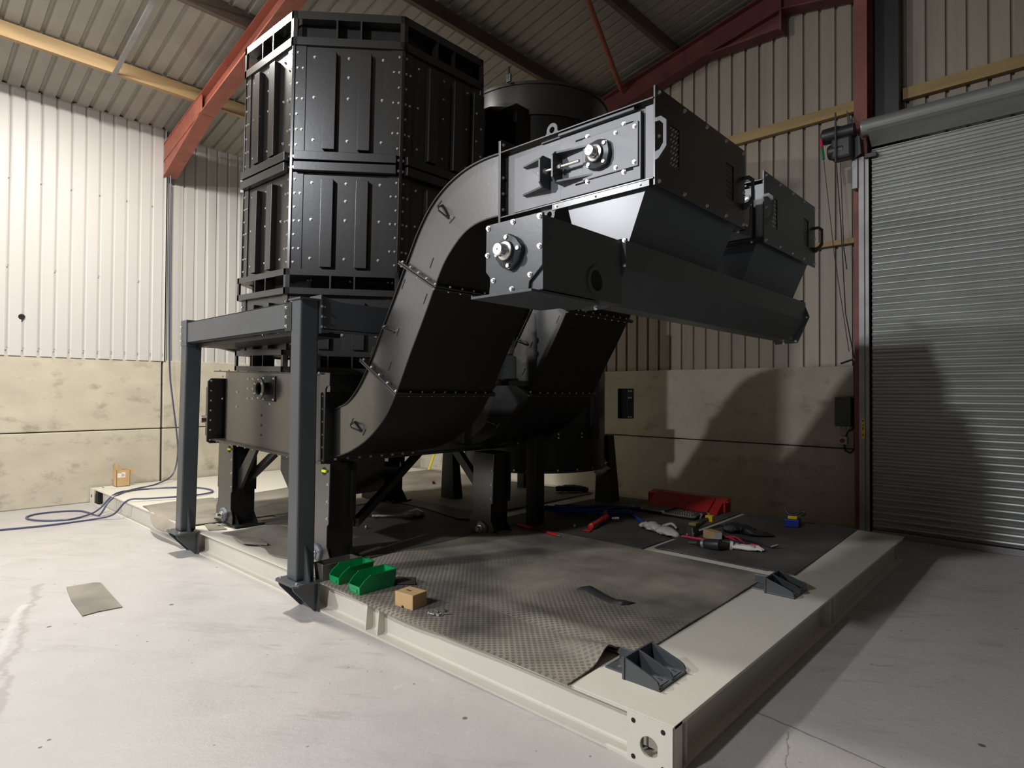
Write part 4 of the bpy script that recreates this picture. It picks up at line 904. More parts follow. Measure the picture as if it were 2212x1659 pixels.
    b.hexa([(-1.835, c1, z0), (-1.551, c1, z0), (-1.551, c1+W-0.03, z0), (-1.835, c1+W-0.03, z0), (-1.915, c1, z1), (-1.443, c1, z1), (-1.443, c1+W, z1), (-1.915, c1+W, z1)])
    b.build('hopper', HOP, cv)
    bl += [((x, c1-0.028, 2.464), (0, -1, 0), 0.009) for x in (-1.96, -1.72, -1.47)]
    bolts(cv, bl)
    return cv
HOP = mat('smooth charcoal hopper', (0.065, 0.073, 0.088), 0.30, 0.0, var=0.05, scale=8, spec=0.7, coat=0.0)
cv = conveyor('near black swan neck conveyor, its bright side cheek facing the camera in front')
c2 = copy_tree(cv); c2.location.y += 1.40; c2.location.x -= 0.03; c2['label'] = 'second black swan neck conveyor, behind the near one and closer to the shutter'

# ------------------------------------------------------------------ screw auger trough under both heads
au = thing('auger_trough', (-1.63, 3.3, 1.9), 'charcoal screw auger trough slung crosswise under both conveyor heads', 'auger')
plate = [(-1.776, 2.187), (-1.475, 2.187), (-1.475, 1.985), (-1.54, 1.93), (-1.545, 1.895), (-1.76, 1.895), (-1.75, 1.965), (-1.778, 1.995)]
MB().prism(plate, 'y', 1.762, 1.774).build('end_plate', CHARC, au, bevel=0.002)
b = MB(); b.box(-1.765, 1.774, 1.895, -1.482, 2.32, 2.18); b.build('inlet_box', CHARC, au)
MB().box(-1.80, 1.70, 1.878, -1.475, 2.14, 1.888).build('outlet_plate', CHARC, au, bevel=0.001)
def sect(g): return [(-1.775-g, 2.19), (-1.475+g, 2.19), (-1.475+g, 2.06), (-1.565+g, 1.90-g), (-1.685-g, 1.90-g), (-1.775-g, 2.06)]
MB().prism(sect(-0.006), 'y', 2.32, 4.84).build('trough', CHARC, au)
MB().prism(sect(0.014), 'y', 2.32, 2.335).build('joint_flange', CHARC, au)
MB().prism([(-1.79, 2.21), (-1.50, 2.21), (-1.455, 2.08), (-1.54, 1.89), (-1.70, 1.885), (-1.79, 2.05)], 'y', 4.84, 4.852).build('end_plate', CHARC, au)
b = MB(); b.box(-1.57, 2.49, 2.188, -1.525, 4.84, 2.196); b.box(-1.84, 2.49, 2.188, -1.80, 4.84, 2.196); b.build('hopper_flange', CHARC, au)
b = MB(); b.lathe((-1.4825, 2.12, 1.975), (1, 0, 0), [(0.062, 0), (0.062, 0.008), (0.045, 0.008), (0.043, 0.0)], 28); sp = b.build('spout_ring', CHARC, au, smooth=True)
MB().cyl((-1.483, 2.12, 1.975), (-1.480, 2.12, 1.975), 0.043, n=24).build('spout_hole', DARKH, sp)
bearing(au, (-1.635, 1.762, 2.055), (0, -1, 0), 0.066, CASTD, 0.026, 0.05, rot=0.1)
al = [((x, 1.762, z), (0, -1, 0), 0.0115) for x, z in ((-1.762, 2.172), (-1.625, 2.175), (-1.488, 2.172), (-1.766, 2.062), (-1.488, 2.058), (-1.732, 1.955), (-1.535, 1.955), (-1.63, 1.91))]
al += [((-1.54, 2.56+0.16*j, 2.196), (0, 0, 1), 0.010) for j in range(15)]+[((-1.54, 2.56+0.16*j, 2.188), (0, 0, -1), 0.010) for j in range(15)]
al += [((x, 2.32, z), (0, -1, 0), 0.010) for x, z in ((-1.468, 2.18), (-1.468, 2.07), (-1.54, 1.93))]+[((-1.62, 2.32, 1.892), (0, -1, 0), 0.010)]
al += [((x, 4.84, z), (0, -1, 0), 0.010) for x, z in ((-1.475, 2.08), (-1.55, 1.905), (-1.64, 1.893))]
bolts(au, al)

# ------------------------------------------------------------------ charcoal support gantry
gt = thing('support_gantry', (-4.9, 2.1, 0.2), 'charcoal steel support gantry with two posts bolted to the near edge of the base frame', 'support frame')
def post(x0b, x0t, y0=2.05, s=0.135):
    b = MB(); b.hexa([(x0b,y0,0.215),(x0b+s,y0,0.215),(x0b+s,y0+s,0.215),(x0b,y0+s,0.215),(x0t,y0,2.14),(x0t+s,y0,2.14),(x0t+s,y0+s,2.14),(x0t,y0+s,2.14)])
    p = b.build('post', CHARC, gt, bevel=0.012)
    x1 = x0b+s
    MB().prism([(x1-0.004, 0.216), (x1+0.075, 0.216), (x1+0.03, 0.40), (x1-0.004, 0.47)], 'y', y0+0.055, y0+0.067).build('post_gusset', CHARC, p)
    xa, xb = x0b-0.06, x1+0.09
    bk = MB(); bk.prism([(xa+0.02, y0-0.06), (xb-0.03, y0-0.06), (xb, y0-0.03), (xb, y0+0.14), (xa, y0+0.14), (xa, y0-0.04)], 'z', 0.200, 0.216)
    fb = bk.build('foot_plate', CHARC, gt, bevel=0.002)
    for x in (xa+0.04, xb-0.05): MB().prism([(y0-0.05, 0.2), (y0+0.135, 0.2), (y0+0.135, 0.004), (y0+0.11, 0.004), (y0-0.04, 0.17)], 'x', x-0.006, x+0.006).build('foot_gusset', CHARC, fb)
    MB().box(xa+0.01, 2.174, 0.003, xb-0.02, 2.188, 0.2).build('foot_back_plate', CHARC, fb, bevel=0.002)
    return [((x, y, 0.216), (0, 0, 1), 0.012) for x in (xa+0.03, xb-0.035) for y in (y0-0.025, y0+0.105)]
gl = post(-6.135, -6.035)+post(-4.0, -3.975)
bm_ = MB(); bm_.box(-5.90, 2.052, 1.935, -3.99, 2.062, 2.122); bm_.box(-5.90, 2.052, 2.112, -3.99, 2.13, 2.122); bm_.box(-5.90, 2.052, 1.935, -3.99, 2.13, 1.945); bm_.build('cross_beam', CHARC, gt, bevel=0.003)
MB().box(-6.04, 2.045, 1.91, -5.90, 2.19, 2.145).build('head_plate', CHARC, gt, bevel=0.003)
MB().box(-4.055, 2.046, 1.92, -3.965, 2.050, 2.115).build('cleat_plate', BLACKM, gt)
MB().box(-3.985, 2.035, 2.128, -3.82, 2.20, 2.14).build('cap_plate', CHARC, gt)
gl += [((-4.03, 2.046, z), (0, -1, 0), 0.012) for z in (1.955, 2.02, 2.085)]+[((-6.02, 2.045, z), (0, -1, 0), 0.012) for z in (1.955, 2.02, 2.085)]
b = MB(); b.box(-3.96, 2.19, 1.93, -3.95, 3.0, 2.125); b.prism([(2.20, 2.125), (3.0, 2.125), (3.0, 2.135), (2.34, 2.135), (2.20, 2.165)], 'x', -3.96, -3.83); b.box(-3.84, 2.20, 1.935, -3.83, 3.0, 2.125); b.box(-3.96, 2.2, 1.93, -3.83, 3.0, 1.94); b.build('side_beam', CHARC, gt)
MB().box(-3.97, 2.186, 1.905, -3.815, 2.20, 2.17).build('cleat_plate', CHARC, gt, bevel=0.002)
gl += [((-3.815, 2.193, z), (1, 0, 0), 0.011) for z in (1.95, 2.02, 2.09)]+[((-3.83, 2.225, z), (1, 0, 0), 0.007) for z in (1.95, 2.02, 2.09)]
b = MB(); b.prism([(2.19, 1.94), (2.19, 2.13), (2.6, 2.13), (2.6, 1.86)], 'x', -6.0, -5.92); b.build('side_beam', CHARC, gt)
b = MB(); b.box(-5.90, 2.13, 1.90, -4.0, 2.45, 1.93); b.build('shelf_plate', BLACKM, gt)
bolts(gt, gl)

# ------------------------------------------------------------------ loose things on the deck
def bin_(x0, x1, y0, y1, z, h, material, name, label, cat, low=0.45, group=None):
    t = 0.004; r = thing(name, ((x0+x1)/2, (y0+y1)/2, z), label, cat, group); b = MB(); d = 0.010
    # outline (y,z): open fronted picking bin, front lip low
    side = [(y0, z), (y1, z), (y1+d, z+h), (y0+0.075, z+h), (y0+0.028, z+h*0.74), (y0-0.004, z+h*low)] if low < 1 else [(y0, z), (y1, z), (y1+d, z+h), (y0-d, z+h)]
    for xa, xb, o in ((x0, x0+t, -1), (x1-t, x1, 1)):
        n = len(side); vs = [(xa+o*d*(zz-z)/h, y, zz) for y, zz in side]+[(xb+o*d*(zz-z)/h, y, zz) for y, zz in side]
        b.add(vs, [tuple(range(n)), tuple(range(2*n-1, n-1, -1))]+[(i, i+n, (i+1) % n+n, (i+1) % n) for i in range(n)])
    b.box(x0, y0, z, x1, y1, z+t)
    hf = h*low if low < 1 else h
    k = d*hf/h
    b.hexa([(x0,y0,z),(x1,y0,z),(x1,y0+t,z),(x0,y0+t,z),(x0-k,y0-0.004,z+hf),(x1+k,y0-0.004,z+hf),(x1+k,y0+t-0.004,z+hf),(x0-k,y0+t-0.004,z+hf)])
    b.hexa([(x0,y1-t,z),(x1,y1-t,z),(x1,y1,z),(x0,y1,z),(x0-d,y1+d-t,z+h),(x1+d,y1+d-t,z+h),(x1+d,y1+d,z+h),(x0-d,y1+d,z+h)])
    b.build('shell', material, r)
    b = MB(); y0r = y0+0.07 if low < 1 else y0-d
    b.box(x0-d-0.004, y0r, z+h-0.004, x0-d+0.004, y1+d, z+h); b.box(x1+d-0.004, y0r, z+h-0.004, x1+d+0.004, y1+d, z+h); b.box(x0-d, y1+d-0.002, z+h-0.006, x1+d, y1+d+0.010, z+h)
    b.build('rim', material, r)
    if low < 1: MB().box((x0+x1)/2-0.03, y0-0.006, z+0.012, (x0+x1)/2+0.03, y0-0.001, z+hf*0.6).build('label_slot', material, r)
    return r
bin_(-3.715, -3.60, 2.215, 2.47, 0.213, 0.112, GREEN, 'parts_bin', 'left of the two green plastic parts bins, beside the grey tub', 'parts bin', group='green parts bins')
bin_(-3.445, -3.325, 2.195, 2.46, 0.213, 0.118, GREEN, 'parts_bin', 'right of the two green plastic parts bins, nearer the cardboard box', 'parts bin', group='green parts bins')
bin_(-3.875, -3.775, 2.20, 2.47, 0.204, 0.115, GREYP, 'metal_tub', 'grey metal tub left of the green bins, by the front post foot', 'tub', low=1.5)

bx = thing('cardboard_box', (-2.95, 2.31, 0.214), 'closed brown cardboard box on the mat, right of the green bins', 'box')
b = MB(); c = [(-3.023,2.242),(-2.872,2.258),(-2.884,2.375),(-3.035,2.36)]; b.prism(c, 'z', 0.214, 0.302); b.build('carton', CARD, bx, bevel=0.003)
b = MB(); b.prism([(-2.99,2.30),(-2.955,2.298),(-2.95,2.306),(-2.985,2.312)], 'z', 0.3015, 0.3025); b.prism([(-2.96,2.30),(-2.948,2.30),(-2.948,2.312),(-2.96,2.312)], 'z', 0.3015, 0.3028); b.build('finger_slot', DARKH, bx)
b = MB(); b.cyl((-2.955, 2.2505, 0.218), (-2.955, 2.247, 0.218), 0.010, n=10); b.build('torn_notch', DARKH, bx)
bolt_spots = [(-2.735, 2.285, 0.3), (-2.70, 2.315, 1.9), (-2.755, 2.335, 2.7), (-2.68, 2.345, 0.9), (-2.72, 2.37, 2.2)]
bl_lab = ['loose zinc bolt lowest left in the small pile right of the cardboard box', 'loose zinc bolt in the middle of the pile beside the cardboard box', 'loose zinc bolt at the upper left of the pile beside the cardboard box', 'loose zinc bolt at the right edge of the pile beside the cardboard box', 'loose zinc bolt at the far back of the pile beside the cardboard box']
def loose_bolt(x, y, a, lab):
    r = thing('loose_bolt', (x, y, 0.222), lab, 'bolt', 'loose bolts by the cardboard box'); d = Vector((math.cos(a), math.sin(a), 0)); p = Vector((x, y, 0.224))
    MB().cyl(p-d*0.02, p-d*0.011, 0.0105, n=6).build('head', ZINC, r); MB().cyl(p-d*0.011, p+d*0.022, 0.006, n=10).build('shank', ZINC, r, smooth=True)
for (x, y, a), l in zip(bolt_spots, bl_lab): loose_bolt(x, y, a, l)

def scoop(x0, y0, label, s=1.0):
    r = thing('foot_bracket', (x0, y0, 0.205), label, 'bracket', 'loose foot brackets'); z = 0.205
    b = MB(); b.box(x0, y0, z, x0+0.18, y0+0.25, z+0.010); b.build('base_plate', CHARC, r, bevel=0.002)
    b = MB(); b.box(x0-0.008, y0-0.006, z, x0+0.004, y0+0.256, z+0.098); b.build('end_plate', CHARC, r, bevel=0.002)
    for y in (y0, y0+0.12, y0+0.24):
        prof = [(x0, z+0.008), (x0+0.175, z+0.008), (x0+0.178, z+0.022), (x0+0.168, z+0.040), (x0+0.145, z+0.052), (x0, z+0.098)]
        MB().prism(prof, 'y', y, y+0.010).build('gusset', CHARC, r, bevel=0.0015)
    for y in (y0+0.06, y0+0.18):
        MB().box(x0+0.015, y-0.045, z+0.010, x0+0.165, y+0.045, z+0.0125).build('wet_paint_pool', WETP, r)
    for q, (dx, dy) in enumerate(((0.05, 0.035), (0.07, 0.03), (0.125, 0.04), (0.14, 0.035), (0.05, 0.155), (0.075, 0.15), (0.13, 0.16), (0.145, 0.155))):
        MB().lathe((x0+dx, y0+dy+0.05, z+0.010), (0, 0, 1), [(0.010, 0), (0.009, 0.002), (0.006, 0.004), (0.002, 0.005)], 12).build('paint_bead', WETP, r, smooth=True)
    b = MB(); b.box(x0-0.13, y0+0.04, z-0.001, x0-0.008, y0+0.17, z+0.007); b.box(x0-0.13, y0+0.162, z+0.007, x0-0.008, y0+0.17, z+0.062); b.build('angle_bar', CHARC, r, bevel=0.002)
    MB().cyl((x0-0.075, y0+0.085, z+0.007), (x0-0.075, y0+0.085, z+0.009), 0.012, n=14).build('bolt_hole', GREYP, r)
scoop(-1.51, 2.395, 'charcoal foot bracket with shiny wet paint, on the near corner of the cream deck plate')
scoop(-1.49, 4.06, 'charcoal foot bracket halfway along the cream edge plate, beside the dark tool mat')

# cardboard box by the left wall
bx = thing('cardboard_box', (-9.55, 2.5, 0.205), 'open topped cardboard box with raised flaps standing at the left wall', 'box')
b = MB(); z = 0.205
x0, x1, y0, y1, h = -9.62, -9.47, 2.43, 2.59, 0.22
b.box(x0, y0, z, x1, y0+0.004, z+h); b.box(x0, y1-0.004, z, x1, y1, z+h); b.box(x0, y0, z, x0+0.004, y1, z+h); b.box(x1-0.004, y0, z, x1, y1, z+h); b.box(x0, y0, z, x1, y1, z+0.005)
b.build('carton', CARD, bx)
b = MB(); b.add([(x0,y0,z+h),(x1,y0,z+h),(x1-0.02,y0-0.015,z+h+0.10),(x0+0.03,y0-0.02,z+h+0.07),(x0,y0+0.004,z+h),(x1,y0+0.004,z+h),(x1-0.02,y0-0.011,z+h+0.10),(x0+0.03,y0-0.016,z+h+0.07)], [(0,1,2,3),(7,6,5,4),(0,4,5,1),(1,5,6,2),(2,6,7,3),(3,7,4,0)])
b.build('flap', CARD, bx)
b = MB(); b.add([(x1,y0,z+h),(x1,y0+0.07,z+h),(x1+0.01,y0+0.015,z+h+0.10),(x1-0.004,y0,z+h),(x1-0.004,y0+0.07,z+h),(x1+0.006,y0+0.015,z+h+0.10)], [(0,1,2),(5,4,3),(0,3,4,1),(1,4,5,2),(2,5,3,0)]); b.build('flap', CARD, bx)
MB().lathe((x1-0.02, y1+0.03, z+h-0.02), (1, 0.2, 0.3), [(0.035, 0), (0.035, 0.005)], 16).build('torn_disc', CARD, bx)
for yy, hh in ((2.49, 0.07), (2.44, 0.06)):
    MB().box(x1, yy, z+h-0.10, x1+0.001, yy+0.045, z+h-0.10+hh).build('shipping_label', PAPER, bx)
b = MB(); b.box(x1+0.0012, 2.497, z+h-0.085, x1+0.0018, 2.502, z+h-0.05); b.box(x1+0.0012, 2.507, z+h-0.085, x1+0.0018, 2.512, z+h-0.05); b.box(x1+0.0012, 2.517, z+h-0.075, x1+0.0018, 2.53, z+h-0.07); b.build('label_print', REDT, bx)

# hose on the floor and the drop down the wall
def spline(pts, per=8):
    out = []; n = len(pts)
    for i in range(n-1):
        p0, p1, p2, p3 = (Vector(pts[max(i-1, 0)]), Vector(pts[i]), Vector(pts[i+1]), Vector(pts[min(i+2, n-1)]))
        for k in range(per):
            t = k/per; out.append(0.5*((2*p1)+(-p0+p2)*t+(2*p0-5*p1+4*p2-p3)*t*t+(-p0+3*p1-3*p2+p3)*t**3))
    return out+[Vector(pts[-1])]
HB = mat('blue grey air hose', (0.06, 0.065, 0.12), 0.4)
path = [(-9.62, 3.09, 4.62), (-9.62, 3.09, 3.2), (-9.62, 3.11, 1.9), (-9.62, 3.15, 1.46), (-9.60, 3.21, 0.92), (-9.57, 3.22, 0.58), (-9.50, 3.13, 0.30), (-9.30, 2.86, 0.216), (-9.05, 2.53, 0.214), (-8.78, 2.30, 0.214),
        (-8.56, 2.12, 0.16), (-8.55, 2.02, 0.012), (-8.80, 1.98, 0.012), (-9.04, 1.93, 0.012), (-9.17, 1.75, 0.012), (-9.17, 1.52, 0.012), (-8.99, 1.40, 0.012), (-8.72, 1.46, 0.012), (-8.53, 1.68, 0.012), (-8.60, 1.9, 0.02), (-8.72, 2.06, 0.06), (-8.78, 2.24, 0.214),
        (-8.95, 2.52, 0.214), (-8.90, 2.8, 0.214), (-8.70, 3.06, 0.214), (-8.45, 3.18, 0.214), (-8.13, 3.16, 0.216), (-7.95, 2.95, 0.222), (-7.92, 2.64, 0.232), (-8.02, 2.38, 0.232), (-8.12, 2.20, 0.22), (-8.22, 2.08, 0.06), (-8.34, 1.9, 0.012), (-8.32, 1.5, 0.012), (-8.40, 1.1, 0.012), (-8.6, 0.3, 0.012), (-8.9, -1.5, 0.012)]
tag(MB().tube(spline(path, 7), 0.0105, 8).build('air_hose', HB, None, smooth=True), 'blue grey hose dropping down the left wall and looping over the floor and deck', 'hose')

# tools on the dark mats
def soft(name, pts, material, label, cat, seed=1, amp=0.35, n=12, group=None):
    """crumpled cloth like blob following a chain of (x,y,z,r)"""
    rnd = random.Random(seed); b = MB(); path = spline([p[:3] for p in pts], 6); rs = []
    for i in range(len(path)):
        f = i/(len(path)-1)*(len(pts)-1); k = min(int(f), len(pts)-2); rs.append(lerp(pts[k][3], pts[k+1][3], f-k))
    vs = []; fs = []
    for i, p in enumerate(path):
        d = (path[min(i+1, len(path)-1)]-path[max(i-1, 0)]).normalized(); a = d.cross(Vector((0,0,1))).normalized(); u = a.cross(d)
        for k in range(n):
            th = 2*pi*k/n; rr = rs[i]*(1+amp*(rnd.random()-0.5)*2)
            q = p+a*math.cos(th)*rr*1.5+u*math.sin(th)*rr*0.75; q.z = max(q.z, 0.214 if p.z < 0.4 else q.z); vs.append(q)
    for i in range(len(path)-1):
        fs += [(i*n+k, i*n+(k+1) % n, (i+1)*n+(k+1) % n, (i+1)*n+k) for k in range(n)]
    fs += [tuple(range(n-1, -1, -1)), tuple((len(path)-1)*n+k for k in range(n))]
    o = b.add(vs, fs).build(name, material, None, smooth=True, angle=80)
    return tag(o, label, cat, group)
def glove(name, base, ang, label, s=1.0, seed=3, mitt=False):
    r = thing(name, base, label, 'glove', 'work gloves'); o = Vector(base); d = Vector((math.cos(ang), math.sin(ang), 0)); e = Vector((-d.y, d.x, 0))
    b = MB(); rnd = random.Random(seed); n = 14; vs = []; fs = []
    sec = [(-0.10, 0.040, 0.018), (-0.06, 0.045, 0.022), (-0.02, 0.050, 0.024), (0.03, 0.056, 0.024), (0.07, 0.052, 0.020), (0.085, 0.046, 0.015)]
    for t, wd, hh in sec:
        for k in range(n):
            th = 2*pi*k/n; q = o+d*t*s+e*math.cos(th)*wd*s*(1+0.12*rnd.uniform(-1, 1))+Vector((0, 0, 0.02+math.sin(th)*hh*s*(1+0.25*rnd.uniform(-1, 1)))); vs.append(q)
    for i in range(len(sec)-1): fs += [(i*n+k, i*n+(k+1) % n, (i+1)*n+(k+1) % n, (i+1)*n+k) for k in range(n)]
    fs += [tuple(range(n)), tuple((len(sec)-1)*n+k for k in range(n-1, -1, -1))]
    b.add(vs, fs)
    for i, u in enumerate((-0.036, -0.012, 0.012, 0.036)):
        L = (0.06, 0.075, 0.07, 0.055)[i]*s; p0 = o+d*0.075*s+e*u*s+Vector((0, 0, 0.018))
        b.tube([p0, p0+d*L*0.5+e*rnd.uniform(-.008, .008)+Vector((0, 0, 0.008)), p0+d*L+e*rnd.uniform(-.015, .015)+Vector((0, 0, -0.004))], [0.013*s, 0.0125*s, 0.008*s], 8)
    p0 = o+d*0.0+e*0.05*s+Vector((0, 0, 0.016)); b.tube([p0, p0+d*0.03*s+e*0.03*s, p0+d*0.065*s+e*0.038*s], [0.015*s, 0.0135*s, 0.009*s], 8)
    b.build('glove_body', GLOVE, r, smooth=True, angle=80)
    c = MB(); c.tube([o-d*0.10*s+Vector((0, 0, 0.02)), o-d*0.125*s+Vector((0, 0, 0.022))], [0.040*s, 0.047*s], 14); c.build('cuff', GLOVE, r, smooth=True); return r
soft('cloth_rag', [(-3.08, 5.16, 0.235, 0.012), (-3.02, 5.15, 0.25, 0.035), (-2.92, 5.12, 0.255, 0.045), (-2.82, 5.08, 0.245, 0.035), (-2.72, 5.04, 0.25, 0.045), (-2.60, 5.0, 0.235, 0.02)], GLOVE, 'crumpled off white cloth rag across the pale strip left of the tool pile', 'rag', 5)
soft('cloth_rag', [(-2.92, 5.32, 0.23, 0.012), (-2.86, 5.30, 0.25, 0.02), (-2.80, 5.28, 0.27, 0.014), (-2.76, 5.28, 0.235, 0.01)], GLOVE, 'small twist of cloth just behind the crumpled rag', 'rag', 9)
glove('work_glove', (-2.01, 5.03, 0.214), 0.35, 'white work glove lying flat at the right end of the tool pile', 0.95)
gl2 = soft('leg_glove', [(-4.22, 6.12, 0.52, 0.02), (-4.17, 6.09, 0.58, 0.06), (-4.16, 6.08, 0.65, 0.07), (-4.19, 6.09, 0.71, 0.04)], PAPER, 'white glove stuffed on the right rear leg of the round tank', 'glove', 12)  # glove in brighter label white to lift it out of the tank's shadow
soft('poly_sleeve', [(-5.28, 3.62, 0.235, 0.02), (-5.20, 3.74, 0.235, 0.018), (-5.12, 3.86, 0.235, 0.016), (-5.07, 3.92, 0.25, 0.03), (-5.03, 4.0, 0.25, 0.05), (-5.02, 4.08, 0.23, 0.02)], PLAS, 'clear crumpled plastic sleeve on the mat behind the front tower legs', 'plastic bag', 15, 0.3)
# red toolbox
tb_ = thing('toolbox', (-3.2, 6.4, 0.213), 'large red steel toolbox with sloping lid against the concrete gable wall', 'toolbox')
MB().prism([(6.22, 0.235), (6.24, 0.222), (6.45, 0.345), (6.44, 0.365)], 'x', -3.62, -2.90).build('lid', REDT, tb_, bevel=0.004)
MB().prism([(6.41, 0.214), (6.41, 0.335), (6.56, 0.365), (6.56, 0.214)], 'x', -3.72, -2.78).build('case', REDT, tb_, bevel=0.006)
MB().prism([(6.24, 0.214), (6.41, 0.214), (6.41, 0.335), (6.28, 0.255)], 'x', -2.895, -2.80).build('case_end', REDT, tb_, bevel=0.004)
b = MB(); b.tube([(-2.779, 6.44, 0.33), (-2.765, 6.44, 0.33), (-2.765, 6.52, 0.33), (-2.779, 6.52, 0.33)], 0.005, 6); b.build('side_handle', REDB, tb_, smooth=True)
# open socket set case
sc_ = thing('socket_set', (-3.2, 6.06, 0.213), 'open black socket set case with chrome sockets, in front of the red toolbox', 'socket set')
def tray(x0, x1, y0, y1, name):
    o = MB().box(x0, y0, 0.214, x1, y1, 0.245).build(name, DKPLA, sc_, bevel=0.012)
    e = MB(); q = [(x0+0.02, y0-0.004, 0.24), (x1-0.02, y0-0.004, 0.24), (x1-0.004, y0+0.015, 0.24), (x1-0.004, y0+0.05, 0.24)]; e.tube([(x0-0.003, y0+0.05, 0.24), (x0, y0+0.012, 0.24)]+q, 0.009, 8); e.build('chrome_edge', ZINC, o, smooth=True); return o
tray(-3.62, -3.25, 5.88, 6.18, 'case_lid'); tr = tray(-3.22, -2.86, 5.84, 6.16, 'case_tray')
for i in range(9):
    for j in range(4):
        b = MB(); x = -3.13+0.027*i+0.006*(j % 2); y = 5.89+0.05*j; rr = 0.007+0.0006*i
        b.cyl((x, y, 0.245), (x, y, 0.256+0.002*(i % 3)), rr, n=10); b.build('socket', STEEL, tr, smooth=True)
for x in (-2.86, -2.82):
    MB().tube([(x, 5.98+(x+2.86)*2, 0.26), (x+0.03, 5.96+(x+2.86)*2, 0.26), (x+0.03, 5.91+(x+2.86)*2, 0.22)], 0.008, 8).build('latch', ZINC, sc_, smooth=True)
# red hydraulic ram
rm = thing('red_ram', (-3.37, 4.95, 0.213), 'bright red cylindrical hydraulic ram with foot lying on the dark mat', 'tool')
MB().lathe((-3.36, 4.74, 0.245), (-0.10, 0.45, 0.03), [(0.020, 0), (0.028, 0.005), (0.028, 0.05), (0.022, 0.055), (0.022, 0.30), (0.03, 0.31), (0.03, 0.40), (0.02, 0.41)], 20).build('barrel', REDB, rm, smooth=True)
MB().prism([(-3.39, 4.66), (-3.31, 4.66), (-3.33, 4.73), (-3.37, 4.73)], 'z', 0.214, 0.226).build('foot', REDB, rm, bevel=0.003)
MB().cyl((-3.45, 5.12, 0.25), (-3.46, 5.14, 0.33), 0.016, n=12).build('coupler', REDB, rm, smooth=True)
MB().cyl((-3.40, 5.16, 0.255), (-3.34, 5.20, 0.26), 0.014, n=12).build('chrome_end', ZINC, rm, smooth=True)
# blue hose / lashing bundle
bt = thing('blue_strap', (-3.8, 5.4, 0.213), 'tangled dark blue strap bundle trailing a bright blue end on the dark mat', 'strap')
b = MB()
for k in range(7):
    rnd = random.Random(k+40); pts = [(lerp(-4.22, -3.42, t)+rnd.uniform(-.03, .03), 5.22+0.30*t+0.18*math.sin(t*3+k*0.9)+rnd.uniform(-.06, .06), 0.228+0.006*k+rnd.uniform(0, .02)) for t in (0, .2, .4, .6, .8, 1)]
    b.tube(spline(pts, 6), 0.017, 6)
b.build('bundle', BLUED, bt, smooth=True)
MB().tube(spline([(-3.60, 5.62, 0.235), (-3.42, 5.56, 0.232), (-3.28, 5.44, 0.232), (-3.14, 5.30, 0.232)], 6), 0.015, 8).build('trailing_end', BLUE, bt, smooth=True)
# pry tool with red grips by the middle leg
pt_ = thing('bolt_cutter', (-3.65, 4.34, 0.213), 'tool with two red grips lying at the foot of the middle leg', 'tool')
MB().tube([(-3.97, 4.40, 0.226), (-3.77, 4.36, 0.226)], 0.016, 8).build('grip', REDB, pt_, smooth=True); MB().tube([(-3.55, 4.33, 0.226), (-3.42, 4.31, 0.226)], 0.015, 8).build('grip', REDB, pt_, smooth=True)
MB().tube([(-3.77, 4.36, 0.226), (-3.55, 4.34, 0.228)], 0.010, 8).build('shaft', DKPLA, pt_, smooth=True); MB().tube([(-3.42, 4.31, 0.226), (-3.38, 4.31, 0.226)], 0.009, 8).build('tip', ZINC, pt_, smooth=True)
tag(MB().lathe((-3.55, 4.74, 0.214), (0, 0, 1), [(0.013, 0), (0.013, 0.02), (0.007, 0.02)], 12).build('loose_socket', ZINC, None, smooth=True), 'single shiny socket standing on the mat left of the red ram', 'socket')
# tool pile
im = thing('impact_driver', (-2.3, 4.85, 0.213), 'black pistol grip drill lying on its side at the front of the tool pile', 'drill')
MB().lathe((-2.14, 4.86, 0.262), (-1, 0.02, -0.1), [(0.03, 0), (0.045, 0.01), (0.045, 0.10), (0.038, 0.13), (0.036, 0.15), (0.025, 0.18), (0.022, 0.21)], 18).build('motor_housing', DKPLA, im, smooth=True)
MB().lathe((-2.285, 4.863, 0.247), (-1, 0.02, -0.1), [(0.037, 0), (0.037, 0.022)], 18).build('collar', GALV, im, smooth=True)
MB().cyl((-2.34, 4.864, 0.243), (-2.43, 4.866, 0.232), 0.008, n=8).build('drill_bit', STEEL, im, smooth=True)
MB().hexa([(-2.20,4.87,0.214),(-2.14,4.87,0.214),(-2.10,5.02,0.214),(-2.16,5.02,0.214),(-2.20,4.87,0.262),(-2.14,4.87,0.262),(-2.10,5.02,0.255),(-2.16,5.02,0.255)]).build('grip', DKPLA, im, bevel=0.008)
MB().box(-2.21, 5.01, 0.214, -2.05, 5.09, 0.265).build('battery', DKPLA, im, bevel=0.008)
sb = thing('small_carton', (-2.38, 5.2, 0.213), 'small brown carton with white end label in the middle of the tool pile', 'box')
MB().prism([(-2.46, 5.20), (-2.335, 5.15), (-2.30, 5.23), (-2.425, 5.28)], 'z', 0.214, 0.285).build('carton', CARD, sb, bevel=0.003)
b = MB(); b.prism([(-2.335, 5.148), (-2.298, 5.229), (-2.297, 5.228), (-2.334, 5.147)], 'z', 0.222, 0.278); b.build('end_label', PAPER, sb)
cl = thing('bar_clamp', (-2.5, 5.35, 0.213), 'black and brass bar clamp with yellow block, leaning behind the small carton', 'clamp')
MB().tube([(-2.58, 5.17, 0.235), (-2.56, 5.3, 0.28), (-2.58, 5.55, 0.31)], 0.018, 8).build('clamp_bar', DKPLA, cl, smooth=True)
MB().box(-2.60, 5.54, 0.285, -2.53, 5.60, 0.345).build('yellow_block', YELL, cl, bevel=0.006)
